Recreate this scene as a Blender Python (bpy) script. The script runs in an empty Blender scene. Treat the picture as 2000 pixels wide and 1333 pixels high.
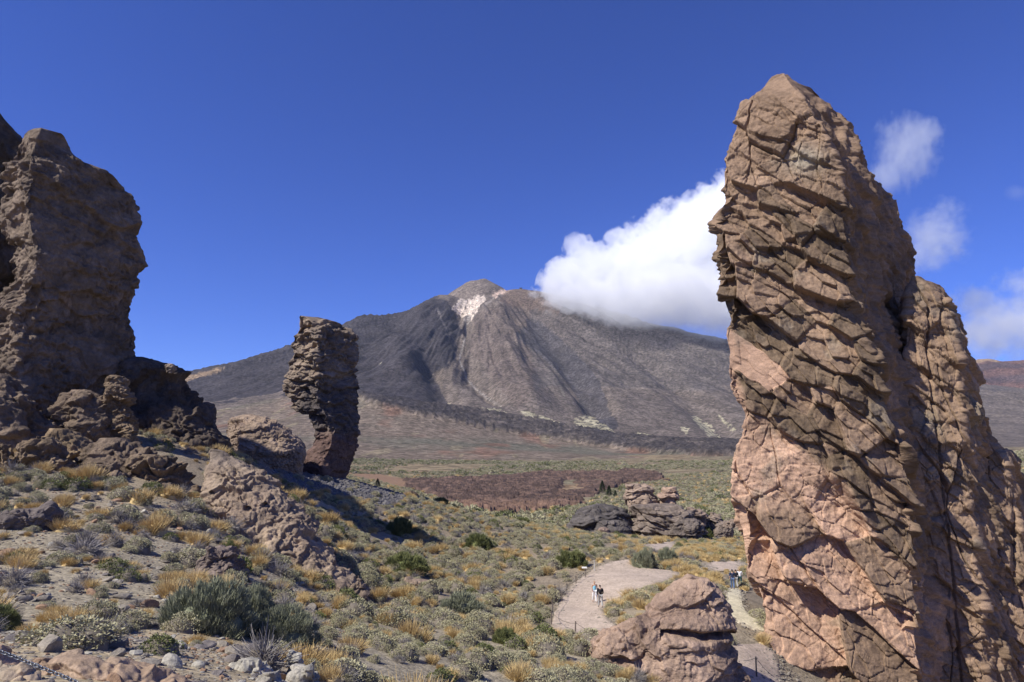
import bpy, bmesh, math, random
import numpy as np
from mathutils import Vector, Matrix, Euler

random.seed(7)
RNG = np.random.default_rng(7)
SC = bpy.context.scene
COL = SC.collection
R = math.radians

# ------------------------------------------------------------------ camera
F = 1333.0                       # focal length in pixels of the 2000 px wide photograph
PITCH = R(9.1)
CAM = np.array([0.0, 0.0, 0.0])
cd = bpy.data.cameras.new("camera")
cam = bpy.data.objects.new("camera", cd)
COL.objects.link(cam)
cam.location = (0, 0, 0)
cam.rotation_euler = (R(90) + PITCH, 0, 0)
cd.sensor_width = 36.0
cd.lens = 36.0 * F / 2000.0
cd.clip_start = 0.1
cd.clip_end = 60000
SC.camera = cam

# ------------------------------------------------------------------ sky and sun
SUN_AZ = (-0.875, -0.485)          # where the sun stands, seen from above (x to the right, y away from the camera)
SUN_EL = R(46)
w = bpy.data.worlds.new("World")
SC.world = w
w.use_nodes = True
nt = w.node_tree
for n in list(nt.nodes):
    nt.nodes.remove(n)
sky = nt.nodes.new("ShaderNodeTexSky")
sky.sky_type = 'NISHITA'
sky.sun_disc = False
sky.sun_elevation = SUN_EL
sky.sun_rotation = math.atan2(SUN_AZ[0], SUN_AZ[1])
sky.altitude = 2200
sky.air_density = 0.85
sky.dust_density = 0.15
sky.ozone_density = 5.0
hs = nt.nodes.new("ShaderNodeHueSaturation")
hs.inputs["Hue"].default_value = 0.512
hs.inputs["Saturation"].default_value = 1.08
hs.inputs["Value"].default_value = 1.0
bg = nt.nodes.new("ShaderNodeBackground")
bg.inputs["Strength"].default_value = 0.088
wo = nt.nodes.new("ShaderNodeOutputWorld")
nt.links.new(sky.outputs[0], hs.inputs["Color"])
tint = nt.nodes.new("ShaderNodeMix")
tint.data_type = 'RGBA'
tint.blend_type = 'MULTIPLY'
tint.inputs[0].default_value = 1.0
tint.inputs[7].default_value = (0.71, 0.95, 1.56, 1)
nt.links.new(hs.outputs[0], tint.inputs[6])
nt.links.new(tint.outputs[2], bg.inputs["Color"])
nt.links.new(bg.outputs[0], wo.inputs["Surface"])
ld = bpy.data.lights.new("sun", 'SUN')
ld.energy = 5.0
ld.angle = R(0.53)
ld.color = (1.0, 0.96, 0.87)
sun = bpy.data.objects.new("sun", ld)
COL.objects.link(sun)
hl = math.hypot(*SUN_AZ)
sv = Vector((SUN_AZ[0] / hl * math.cos(SUN_EL), SUN_AZ[1] / hl * math.cos(SUN_EL), math.sin(SUN_EL)))
sun.rotation_euler = sv.to_track_quat('Z', 'Y').to_euler()
sun.location = (-30, -20, 60)

vs = SC.view_settings
vs.view_transform = 'Standard'
vs.look = 'None'
vs.exposure = 0.32
vs.gamma = 1.0
vs.use_curve_mapping = False
cy = SC.cycles
cy.max_bounces = 16
cy.diffuse_bounces = 3
cy.glossy_bounces = 2
cy.transmission_bounces = 2
cy.transparent_max_bounces = 8
cy.volume_bounces = 16
cy.volume_step_rate = 0.25
cy.volume_max_steps = 1024
cy.use_denoising = True
cy.sample_clamp_indirect = 8.0

# ------------------------------------------------------------------ pixel <-> place
CP, SP = math.cos(PITCH), math.sin(PITCH)


def P(px, py, Y):
    """point on the sight line of a photograph pixel, Y metres ahead"""
    a = (np.asarray(px, float) - 1000.0) / F
    b = (666.5 - np.asarray(py, float)) / F
    dy = CP - b * SP
    dz = SP + b * CP
    s = np.asarray(Y, float) / dy
    return np.stack(np.broadcast_arrays(a * s, np.asarray(Y, float), dz * s), -1)


def proj(p):
    p = np.asarray(p, float)
    zc = p[..., 1] * CP + p[..., 2] * SP
    yc = -p[..., 1] * SP + p[..., 2] * CP
    zc = np.where(zc > 0.01, zc, 0.01)
    return 1000 + F * p[..., 0] / zc, 666.5 - F * yc / zc


# ------------------------------------------------------------------ noise
def _h(ix, iy, iz, seed):
    h = (ix.astype(np.uint32) * np.uint32(374761393) + iy.astype(np.uint32) * np.uint32(668265263)
         + iz.astype(np.uint32) * np.uint32(2147483647 - 6543) + np.uint32(seed * 144665 + 12345))
    h = (h ^ (h >> np.uint32(13))) * np.uint32(1274126177)
    h = (h ^ (h >> np.uint32(16))) * np.uint32(2246822519)
    return h ^ (h >> np.uint32(15))


def perlin(p, seed=0):
    p = np.asarray(p, np.float32)
    fl = np.floor(p)
    f = p - fl
    i = fl.astype(np.int32)
    u = f * f * f * (f * (f * 6 - 15) + 10)
    out = 0
    for dx in (0, 1):
        wx = u[:, 0] if dx else 1 - u[:, 0]
        for dy in (0, 1):
            wy = u[:, 1] if dy else 1 - u[:, 1]
            for dz in (0, 1):
                wz = u[:, 2] if dz else 1 - u[:, 2]
                h = _h(i[:, 0] + dx, i[:, 1] + dy, i[:, 2] + dz, seed)
                gx = (h & np.uint32(1023)).astype(np.float32) / 511.5 - 1
                gy = ((h >> np.uint32(10)) & np.uint32(1023)).astype(np.float32) / 511.5 - 1
                gz = ((h >> np.uint32(20)) & np.uint32(1023)).astype(np.float32) / 511.5 - 1
                out = out + wx * wy * wz * (gx * (f[:, 0] - dx) + gy * (f[:, 1] - dy) + gz * (f[:, 2] - dz))
    return out * 1.15


def fbm(p, octaves=4, seed=0, gain=0.5, lac=2.03):
    p = np.asarray(p, np.float32)
    a, s, t = 1.0, 0, 0
    for k in range(octaves):
        s = s + a * perlin(p, seed + k * 17)
        t += a
        p = p * lac + 3.7
        a *= gain
    return s / t * 1.6


def ridged(p, octaves=4, seed=0, gain=0.55):
    p = np.asarray(p, np.float32)
    a, s, t = 1.0, 0, 0
    for k in range(octaves):
        s = s + a * (1 - np.abs(perlin(p, seed + k * 17)) * 2.2)
        t += a
        p = p * 2.1 + 1.3
        a *= gain
    return s / t


def worley(p, seed=0, jit=0.9):
    """F1, F2, cell hash, vector from the cell's centre"""
    p = np.asarray(p, np.float32)
    i = np.floor(p).astype(np.int32)
    n = len(p)
    f1 = np.full(n, 9, np.float32)
    f2 = np.full(n, 9, np.float32)
    hid = np.zeros(n, np.uint32)
    vec = np.zeros((n, 3), np.float32)
    for dx in (-1, 0, 1):
        for dy in (-1, 0, 1):
            for dz in (-1, 0, 1):
                c = i + np.array([dx, dy, dz], np.int32)
                h = _h(c[:, 0], c[:, 1], c[:, 2], seed)
                o = np.stack([(h & np.uint32(1023)), (h >> np.uint32(10)) & np.uint32(1023), (h >> np.uint32(20)) & np.uint32(1023)], -1).astype(np.float32) / 1023.0
                q = p - (c + 0.5 + (o - 0.5) * jit)
                d = np.einsum('ij,ij->i', q, q)
                m = d < f1
                f2 = np.where(m, f1, np.minimum(f2, d))
                f1 = np.where(m, d, f1)
                hid = np.where(m, h, hid)
                vec = np.where(m[:, None], q, vec)
    return np.sqrt(f1), np.sqrt(f2), hid, vec


def hrand(h, k):
    x = (h ^ np.uint32(k * 2654435761 % 4294967296)) * np.uint32(2246822519)
    x = (x ^ (x >> np.uint32(15))) * np.uint32(3266489917)
    return ((x >> np.uint32(8)) & np.uint32(65535)).astype(np.float32) / 65535.0


def sstep(a, b, x):
    t = np.clip((x - a) / (b - a), 0, 1)
    return t * t * (3 - 2 * t)


def lerp(a, b, t):
    a = np.asarray(a, float)
    b = np.asarray(b, float)
    t = np.asarray(t, float)
    if a.ndim and a.shape[-1] == 3 and t.ndim >= 1:
        t = t[..., None]
    return a + (b - a) * t


def inpoly(px, py, poly):
    px = np.asarray(px, float)
    py = np.asarray(py, float)
    r = np.zeros(px.shape, bool)
    n = len(poly)
    for k in range(n):
        x0, y0 = poly[k]
        x1, y1 = poly[(k + 1) % n]
        c = (y0 > py) != (y1 > py)
        with np.errstate(divide='ignore', invalid='ignore'):
            xi = (x1 - x0) * (py - y0) / ((y1 - y0) if y1 != y0 else 1e-9) + x0
        r ^= c & (px < xi)
    return r


def dline(px, py, line):
    """distance to a polyline"""
    d = np.full(np.shape(px), 1e9)
    for (x0, y0), (x1, y1) in zip(line[:-1], line[1:]):
        vx, vy = x1 - x0, y1 - y0
        t = np.clip(((px - x0) * vx + (py - y0) * vy) / (vx * vx + vy * vy + 1e-12), 0, 1)
        d = np.minimum(d, np.hypot(px - x0 - t * vx, py - y0 - t * vy))
    return d


class TPS:
    def __init__(self, xy, z, reg=1e-4):
        xy = np.asarray(xy, float)
        n = len(xy)
        K = self.k(np.linalg.norm(xy[:, None] - xy[None], axis=-1)) + np.eye(n) * reg
        Q = np.hstack([np.ones((n, 1)), xy])
        A = np.block([[K, Q], [Q.T, np.zeros((3, 3))]])
        self.w = np.linalg.solve(A, np.concatenate([z, np.zeros(3)]))
        self.xy = xy

    @staticmethod
    def k(r):
        return np.where(r > 0, r * r * np.log(r + 1e-12), 0)

    def __call__(self, q):
        q = np.asarray(q, float)
        out = self.w[-3] + q[:, 0] * self.w[-2] + q[:, 1] * self.w[-1]
        for j in range(len(self.xy)):
            out = out + self.w[j] * self.k(np.hypot(q[:, 0] - self.xy[j, 0], q[:, 1] - self.xy[j, 1]))
        return out


# ------------------------------------------------------------------ mesh and tag helpers
def mesh(name, verts, faces, mat=None, col=None, smooth=False):
    """faces: array n x 3 or n x 4"""
    me = bpy.data.meshes.new(name)
    v = np.ascontiguousarray(verts, np.float32)
    f = np.ascontiguousarray(faces, np.int32)
    k = f.shape[1]
    me.vertices.add(len(v))
    me.vertices.foreach_set("co", v.ravel())
    me.loops.add(f.size)
    me.loops.foreach_set("vertex_index", f.ravel())
    me.polygons.add(len(f))
    me.polygons.foreach_set("loop_start", np.arange(0, f.size, k, dtype=np.int32))
    me.polygons.foreach_set("loop_total", np.full(len(f), k, np.int32))
    if smooth:
        me.polygons.foreach_set("use_smooth", np.ones(len(f), bool))
    me.update(calc_edges=True)
    if col is not None:
        a = me.attributes.new("Col", 'FLOAT_COLOR', 'POINT')
        c = np.ones((len(v), 4), np.float32)
        c[:, :3] = col
        a.data.foreach_set("color", c.ravel())
    if mat is not None:
        for m in (mat if isinstance(mat, (list, tuple)) else [mat]):
            me.materials.append(m)
    return me


def grid_faces(nr, nc, wrap=False):
    r = np.arange(nr - 1)[:, None]
    c = np.arange(nc if wrap else nc - 1)[None]
    c1 = (c + 1) % nc
    return np.stack(np.broadcast_arrays(r * nc + c, r * nc + c1, (r + 1) * nc + c1, (r + 1) * nc + c), -1).reshape(-1, 4)


def link(name, me, parent=None, loc=None, rot=None, scale=None):
    o = bpy.data.objects.new(name, me)
    COL.objects.link(o)
    if parent is not None:
        o.parent = parent
    if loc is not None:
        o.location = loc
    if rot is not None:
        o.rotation_euler = rot
    if scale is not None:
        o.scale = scale
    return o


def tag(o, label=None, cat=None, group=None, kind=None):
    if label:
        o["label"] = label
    if cat:
        o["category"] = cat
    if group:
        o["group"] = group
    if kind:
        o["kind"] = kind
    return o


def empty(name, loc, label, cat, group=None, rz=0.0):
    o = bpy.data.objects.new(name, None)
    COL.objects.link(o)
    o.empty_display_size = 0.2
    o.location = loc
    o.rotation_euler = (0, 0, rz)
    return tag(o, label, cat, group)


def bm_mesh(name, bm, mat=None, smooth=False):
    me = bpy.data.meshes.new(name)
    bm.to_mesh(me)
    bm.free()
    if mat is not None:
        me.materials.append(mat)
    if smooth:
        for p in me.polygons:
            p.use_smooth = True
    return me


def tube(points, radius, seg=6):
    """tapered tube as arrays; radius may be a list"""
    pts = [Vector(p) for p in points]
    rad = radius if isinstance(radius, (list, tuple)) else [radius] * len(pts)
    V, Fc = [], []
    for k, p in enumerate(pts):
        d = (pts[min(k + 1, len(pts) - 1)] - pts[max(k - 1, 0)])
        d = d.normalized() if d.length > 1e-9 else Vector((0, 0, 1))
        a = d.orthogonal().normalized()
        b = d.cross(a)
        for s in range(seg):
            t = 2 * math.pi * s / seg
            V.append(p + (a * math.cos(t) + b * math.sin(t)) * rad[k])
    for k in range(len(pts) - 1):
        for s in range(seg):
            s1 = (s + 1) % seg
            Fc.append((k * seg + s, k * seg + s1, (k + 1) * seg + s1, (k + 1) * seg + s))
    n = len(V)
    V += [pts[0], pts[-1]]
    for s in range(seg):
        s1 = (s + 1) % seg
        Fc.append((n, s1, s, s))
        e = (len(pts) - 1) * seg
        Fc.append((n + 1, e + s, e + s1, e + s1))
    return [tuple(v) for v in V], Fc


def join_arrays(parts):
    V, Fc, o = [], [], 0
    for v, f in parts:
        V += list(v)
        Fc += [tuple(i + o for i in q) for q in f]
        o += len(v)
    return V, Fc


def py_mesh(name, V, Fc, mat=None, smooth=False):
    me = bpy.data.meshes.new(name)
    Fc = [tuple(dict.fromkeys(q)) for q in Fc]
    me.from_pydata([tuple(v) for v in V], [], Fc)
    if mat is not None:
        me.materials.append(mat)
    if smooth:
        me.polygons.foreach_set("use_smooth", np.ones(len(me.polygons), bool))
    me.update()
    return me


# ------------------------------------------------------------------ materials
def new_mat(name):
    m = bpy.data.materials.new(name)
    m.use_nodes = True
    t = m.node_tree
    for n in list(t.nodes):
        t.nodes.remove(n)
    out = t.nodes.new("ShaderNodeOutputMaterial")
    b = t.nodes.new("ShaderNodeBsdfPrincipled")
    t.links.new(b.outputs[0], out.inputs[0])
    b.inputs["Roughness"].default_value = 0.9
    b.inputs["Specular IOR Level"].default_value = 0.15
    return m, t, b


def N(t, kind, **kw):
    n = t.nodes.new(kind)
    for k, v in kw.items():
        setattr(n, k, v)
    return n


def noise_node(t, vec, scale, detail=5, rough=0.6, dist=0.0):
    n = N(t, "ShaderNodeTexNoise")
    n.inputs["Scale"].default_value = scale
    n.inputs["Detail"].default_value = detail
    n.inputs["Roughness"].default_value = rough
    n.inputs["Distortion"].default_value = dist
    t.links.new(vec, n.inputs["Vector"])
    return n


def ramp(t, fac, stops):
    n = N(t, "ShaderNodeValToRGB")
    e = n.color_ramp.elements
    while len(e) < len(stops):
        e.new(0.5)
    for k, (p, c) in enumerate(stops):
        e[k].position = p
        e[k].color = (c, c, c, 1) if not hasattr(c, '__len__') else (*c, 1)
    t.links.new(fac, n.inputs[0])
    return n


def mix(t, mode, fac, a, b):
    n = N(t, "ShaderNodeMix", data_type='RGBA', blend_type=mode)
    if isinstance(fac, (int, float)):
        n.inputs[0].default_value = fac
    else:
        t.links.new(fac, n.inputs[0])
    for k, x in ((6, a), (7, b)):
        if hasattr(x, 'links') or hasattr(x, 'is_linked'):
            t.links.new(x, n.inputs[k])
        else:
            n.inputs[k].default_value = (*x, 1) if len(x) == 3 else x
    return n.outputs[2]


def attr_rock(name, s1=0.5, s2=4.0, bump=0.25, lo=0.6, hi=1.3, bdist=0.12, stretch=None, crack=0.0):
    """stone whose colour comes from its own Col attribute, with mineral grain and fine relief"""
    m, t, b = new_mat(name)
    tc = N(t, "ShaderNodeTexCoord")
    vec = tc.outputs["Object"]
    if stretch:
        mp = N(t, "ShaderNodeMapping")
        mp.inputs["Rotation"].default_value = stretch[0]
        mp.inputs["Scale"].default_value = stretch[1]
        t.links.new(vec, mp.inputs["Vector"])
        vec = mp.outputs[0]
    at = N(t, "ShaderNodeAttribute", attribute_name="Col")
    n1 = noise_node(t, vec, s1, 8, 0.62)
    n2 = noise_node(t, vec, s2, 6, 0.65)
    r1 = ramp(t, n1.outputs[0], [(0.3, lo), (0.7, hi)])
    r2 = ramp(t, n2.outputs[0], [(0.28, 0.72), (0.72, 1.22)])
    c = mix(t, 'MULTIPLY', 1.0, at.outputs[0], r1.outputs[0])
    c = mix(t, 'MULTIPLY', 1.0, c, r2.outputs[0])
    n4 = noise_node(t, tc.outputs["Object"], s2 * 5.5, 4, 0.7)
    c = mix(t, 'MULTIPLY', 1.0, c, ramp(t, n4.outputs[0], [(0.3, 0.72), (0.68, 1.25)]).outputs[0])
    mpv = N(t, "ShaderNodeMapping")                 # rain streaks and lichen
    mpv.inputs["Scale"].default_value = (1.6, 1.6, 0.22)
    t.links.new(tc.outputs["Object"], mpv.inputs["Vector"])
    n5 = noise_node(t, mpv.outputs[0], s1 * 2.2, 6, 0.65)
    c = mix(t, 'MIX', ramp(t, n5.outputs[0], [(0.56, 0.0), (0.72, 0.45)]).outputs[0], c, mix(t, 'MULTIPLY', 1.0, c, (0.5, 0.5, 0.52)))
    t.links.new(c, b.inputs["Base Color"])
    n3 = noise_node(t, vec, s2 * 0.7, 9, 0.68)
    v3 = N(t, "ShaderNodeTexVoronoi", feature='F1')
    v3.inputs["Scale"].default_value = s2 * 0.9
    t.links.new(vec, v3.inputs["Vector"])
    ad = N(t, "ShaderNodeMath", operation='MULTIPLY_ADD')
    t.links.new(v3.outputs[0], ad.inputs[0])
    ad.inputs[1].default_value = 0.35
    t.links.new(n3.outputs[0], ad.inputs[2])
    bp = N(t, "ShaderNodeBump")
    bp.inputs["Strength"].default_value = bump
    bp.inputs["Distance"].default_value = bdist
    t.links.new(ad.outputs[0], bp.inputs["Height"])
    t.links.new(bp.outputs[0], b.inputs["Normal"])
    return m


def plain(name, c, rough=0.8, spec=0.2, var=0.25, scale=6.0):
    m, t, b = new_mat(name)
    tc = N(t, "ShaderNodeTexCoord")
    n = noise_node(t, tc.outputs["Object"], scale, 4)
    r = ramp(t, n.outputs[0], [(0.3, 1 - var), (0.7, 1 + var)])
    t.links.new(mix(t, 'MULTIPLY', 1.0, c, r.outputs[0]), b.inputs["Base Color"])
    b.inputs["Roughness"].default_value = rough
    b.inputs["Specular IOR Level"].default_value = spec
    return m


def leaf_mat(name, c0, c1, trans=0.15):
    """foliage: colour differs from plant to plant and from leaf to leaf"""
    m, t, b = new_mat(name)
    oi = N(t, "ShaderNodeObjectInfo")
    at = N(t, "ShaderNodeAttribute", attribute_name="Col")
    sep = N(t, "ShaderNodeSeparateColor")
    t.links.new(at.outputs[0], sep.inputs[0])
    ma = N(t, "ShaderNodeMath", operation='MULTIPLY_ADD')
    t.links.new(sep.outputs[0], ma.inputs[0])
    ma.inputs[1].default_value = 0.6
    mb = N(t, "ShaderNodeMath", operation='MULTIPLY')
    t.links.new(oi.outputs["Random"], mb.inputs[0])
    mb.inputs[1].default_value = 0.5
    t.links.new(mb.outputs[0], ma.inputs[2])
    c = mix(t, 'MIX', ma.outputs[0], c0, c1)
    t.links.new(c, b.inputs["Base Color"])
    b.inputs["Roughness"].default_value = 0.85
    b.inputs["Specular IOR Level"].default_value = 0.1
    return m


M = {}
M['pillar'] = attr_rock('orange_brown_stone', 0.35, 3.2, 0.55, 0.72, 1.25, 0.10, ((0, R(38), 0), (0.55, 1.0, 1.5)))
M['cliff'] = attr_rock('grey_brown_breccia', 0.5, 2.6, 0.9, 0.6, 1.35, 0.25)
M['cinchado'] = attr_rock('dark_layered_basalt', 0.4, 1.6, 0.6, 0.65, 1.3, 0.2, ((0, R(-8), 0), (0.7, 1.0, 1.8)))
M['tan'] = attr_rock('tan_pitted_tuff', 0.6, 3.0, 0.8, 0.7, 1.25, 0.16)
M['boulder'] = attr_rock('boulder_stone', 1.2, 7.0, 0.5, 0.75, 1.2, 0.05)
M['twig'] = plain('dry_twig', (0.17, 0.145, 0.115), 0.9, 0.1)
M['cushion'] = leaf_mat('grey_green_leaf', (0.25, 0.235, 0.14), (0.53, 0.49, 0.31))
M['gold'] = leaf_mat('golden_dry_stalk', (0.40, 0.275, 0.115), (0.64, 0.49, 0.25))
M['dead'] = leaf_mat('grey_dead_twig', (0.17, 0.155, 0.15), (0.34, 0.31, 0.29))
M['retama'] = leaf_mat('green_broom_needle', (0.10, 0.115, 0.045), (0.23, 0.24, 0.10))
M['broom'] = leaf_mat('blue_green_broom_needle', (0.15, 0.16, 0.105), (0.34, 0.345, 0.235))
M['pine'] = leaf_mat('dark_pine_needle', (0.02, 0.035, 0.015), (0.05, 0.075, 0.03))
M['post'] = plain('weathered_post', (0.16, 0.13, 0.11), 0.8)
M['iron'] = plain('dark_iron', (0.07, 0.07, 0.075), 0.45, 0.5)
M['rope'] = plain('dark_rope', (0.10, 0.085, 0.07), 0.9)
M['plate'] = plain('pale_sign_plate', (0.6, 0.58, 0.54), 0.7)
M['station'] = plain('dark_station_wall', (0.09, 0.085, 0.085), 0.8)

# ------------------------------------------------------------------ ground shape
GC = [
    (-400, 1333, 6.5), (0, 1333, 6.3), (160, 1333, 6.6), (330, 1333, 8), (500, 1333, 10.6), (700, 1333, 18.5), (900, 1333, 22.5),
    (1100, 1333, 27), (1300, 1333, 36), (1500, 1333, 40.5), (1650, 1440, 41), (1800, 1480, 42), (2050, 1480, 44), (2400, 1480, 45),
    (0, 1285, 8.6), (150, 1250, 12), (300, 1250, 15), (500, 1260, 18), (600, 1300, 15.5), (100, 1180, 19), (300, 1150, 23), (0, 1100, 25),
    (200, 1080, 30), (100, 1000, 37), (300, 1000, 42), (400, 1050, 40), (350, 960, 50), (0, 930, 47), (150, 890, 55), (0, 850, 60),
    (260, 850, 62), (-300, 900, 50), (-400, 1100, 25), (-400, 800, 80), (0, 800, 75), (200, 790, 80), (430, 890, 66),
    (650, 1230, 27), (700, 1190, 46.5), (600, 1130, 44.5), (500, 1090, 40.5), (800, 1250, 33), (800, 1180, 48), (650, 1040, 65), (560, 960, 75),
    (1000, 1250, 38), (1100, 1230, 46), (1165, 1190, 56), (1200, 1120, 72), (1250, 1085, 86), (1430, 1160, 59), (1500, 1230, 48), (1480, 1300, 42),
    (1000, 1100, 78), (850, 1080, 80), (780, 1000, 100), (670, 937, 113), (580, 928, 106), (500, 912, 100), (740, 955, 121), (820, 988, 142),
    (950, 1013, 168), (1100, 1040, 150), (1250, 1050, 150), (1395, 1042, 180), (1400, 1100, 85), (1400, 1000, 260), (1000, 1000, 300),
    (850, 985, 320), (1180, 922, 700), (1300, 935, 560), (1400, 950, 450), (1430, 903, 800), (1000, 902, 1000), (800, 902, 900), (600, 915, 700),
    (740, 960, 380), (500, 915, 300), (300, 900, 300), (0, 850, 200), (-400, 830, 300),
    (1990, 885, 700), (1990, 862, 1200), (2200, 905, 500), (2000, 1440, 52), (2300, 1300, 70), (2250, 1050, 110), (2200, 980, 200), (1700, 1330, 50), (1900, 1200, 80), (1700, 1000, 200), (1700, 900, 900),
]
_g = np.array(GC, float)
_gp = P(_g[:, 0], _g[:, 1], _g[:, 2])
_xy = [(math.atan2(p[0], p[1]), math.log(math.hypot(p[0], p[1]))) for p in _gp]
_z = list(_gp[:, 2])
for th in (-0.85, -0.5, -0.2, 0.1, 0.4, 0.85):
    for rr, zz in ((2500, -5.0), (6000, 0.0), (15000, 0.0)):
        _xy.append((th, math.log(rr)))
        _z.append(zz)
    _xy.append((th, math.log(2.0)))
    _z.append(-1.75 - 0.25 * (th + 0.85))
GT = TPS(_xy, np.array(_z), 1e-3)


def ground(x, y):
    """height of the ground at a place"""
    x = np.asarray(x, float).ravel()
    y = np.asarray(y, float).ravel()
    th = np.clip(np.arctan2(x, y), -0.9, 0.9)
    r = np.clip(np.hypot(x, y), 2.0, 15000)
    z = GT(np.stack([th, np.log(r)], -1))
    q = np.stack([x, y, np.zeros_like(x)], -1)
    amp = np.clip(r / 40, 0.15, 1.0)
    z = z + fbm(q / 7.0, 3, 5) * 0.28 * amp
    z = z + fbm(q / 45.0, 2, 9) * 1.2 * np.clip((r - 100) / 150, 0, 1)
    return z


def hit(px, py, ymax=900.0):
    """where the sight line of a pixel meets the ground"""
    ys = np.exp(np.linspace(math.log(4.0), math.log(ymax), 700))
    p = P(px, py, ys)
    below = p[:, 2] < ground(p[:, 0], p[:, 1])
    k = int(np.argmax(below)) if below.any() else len(ys) - 1
    if k == 0:
        return p[0]
    lo, hi = ys[k - 1], ys[k]
    for _ in range(14):
        m = (lo + hi) / 2
        q = P(px, py, m)
        if q[2] < ground(q[0], q[1])[0]:
            hi = m
        else:
            lo = m
    q = P(px, py, hi)
    q[2] = ground(q[0], q[1])[0]
    return q


# paths, drawn as left and right edges in the photograph and laid on the ground
PATH_WIDE = ([(1072, 1236), (1076, 1206), (1090, 1174), (1108, 1149), (1133, 1126), (1162, 1107), (1198, 1096), (1226, 1093)],
             [(1240, 1238), (1195, 1216), (1176, 1192), (1205, 1168), (1262, 1154), (1310, 1136), (1340, 1118), (1240, 1108)])
PATH_PALE = ([(1420, 1150), (1417, 1163), (1415, 1180), (1420, 1199), (1431, 1214), (1447, 1226), (1475, 1237), (1530, 1246)],
             [(1447, 1150), (1450, 1166), (1453, 1186), (1464, 1203), (1480, 1214), (1500, 1224), (1525, 1230), (1570, 1236)])
PATH_LOW = ([(1400, 1268), (1405, 1290), (1400, 1340), (1390, 1400)], [(1500, 1256), (1525, 1285), (1530, 1340), (1540, 1400)])
PATH_FAR = ([(1262, 1064), (1258, 1072), (1262, 1078)], [(1318, 1058), (1322, 1068), (1312, 1080)])
PATH_SIDE = ([(1375, 1103), (1372, 1110), (1392, 1118)], [(1450, 1096), (1460, 1106), (1456, 1116)])


def resample(pts, n):
    a = np.array(pts, float)
    d = np.r_[0, np.cumsum(np.hypot(*(a[1:] - a[:-1]).T))]
    t = np.linspace(0, d[-1], n)
    return np.stack([np.interp(t, d, a[:, k]) for k in range(a.shape[1])], -1)


def path_edges(e, n=40):
    w = []
    for side in e:
        q = np.array([hit(x, y)[:2] for x, y in side])
        w.append(resample(q, n))
    return w


PATHS = {}
for nm, e in (('wide', PATH_WIDE), ('pale', PATH_PALE), ('low', PATH_LOW), ('far', PATH_FAR), ('side', PATH_SIDE)):
    a, b = path_edges(e)
    for k in range(3):
        a[1:-1] = (a[:-2] + 2 * a[1:-1] + a[2:]) / 4
        b[1:-1] = (b[:-2] + 2 * b[1:-1] + b[2:]) / 4
    PATHS[nm] = (a, b, np.vstack([a, b[::-1]]))

# silhouettes of the big rocks (row, left, right) in photograph pixels
PIL_L = [(147, 1522), (152, 1513), (178, 1490), (195, 1468), (205, 1455), (230, 1448), (260, 1440), (280, 1428), (300, 1425), (335, 1415), (390, 1416),
         (410, 1412), (435, 1400), (455, 1396), (480, 1404), (560, 1405), (580, 1410), (600, 1417), (625, 1427), (640, 1420), (655, 1418), (690, 1427), (720, 1424),
         (760, 1430), (790, 1445), (815, 1457), (830, 1455), (860, 1445), (890, 1438), (930, 1433), (982, 1425), (1000, 1432), (1020, 1441), (1040, 1449), (1085, 1455),
         (1110, 1461), (1150, 1480), (1190, 1499), (1215, 1508), (1240, 1512), (1262, 1506), (1290, 1506), (1340, 1512), (1500, 1515)]
PIL_R = [(147, 1535), (160, 1550), (170, 1580), (185, 1595), (205, 1612), (220, 1640), (232, 1655), (245, 1665), (275, 1675), (310, 1688), (355, 1715), (400, 1748),
         (440, 1768), (470, 1780), (495, 1790), (520, 1791), (560, 1786), (640, 1796), (800, 1808), (950, 1840), (1100, 1875), (1333, 1930), (1500, 1950)]
PIL_C = [(147, 1532), (200, 1575), (250, 1608), (330, 1642), (430, 1652), (600, 1668), (700, 1705), (800, 1735), (900, 1775), (1000, 1790), (1100, 1790), (1333, 1800), (1500, 1810)]
OCC = [  # (polygon, depth) of things that hide what is behind them
    ([(x, y) for y, x in PIL_L] + [(1950, 1500), (2000, 1500), (2000, 940), (1945, 890), (1903, 740), (1880, 620), (1785, 537)] + [(x, y) for y, x in PIL_R[::-1] if y < 530], 47),
    ([(1150, 1333), (1160, 1260), (1240, 1195), (1300, 1150), (1340, 1120), (1390, 1135), (1420, 1180), (1440, 1260), (1460, 1333)], 38),
    ([(0, 230), (100, 255), (260, 400), (272, 520), (260, 700), (345, 715), (440, 870), (500, 915), (600, 1010), (720, 1190), (560, 1120), (380, 1000), (250, 960), (60, 900), (0, 870)], 52),
]

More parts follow.
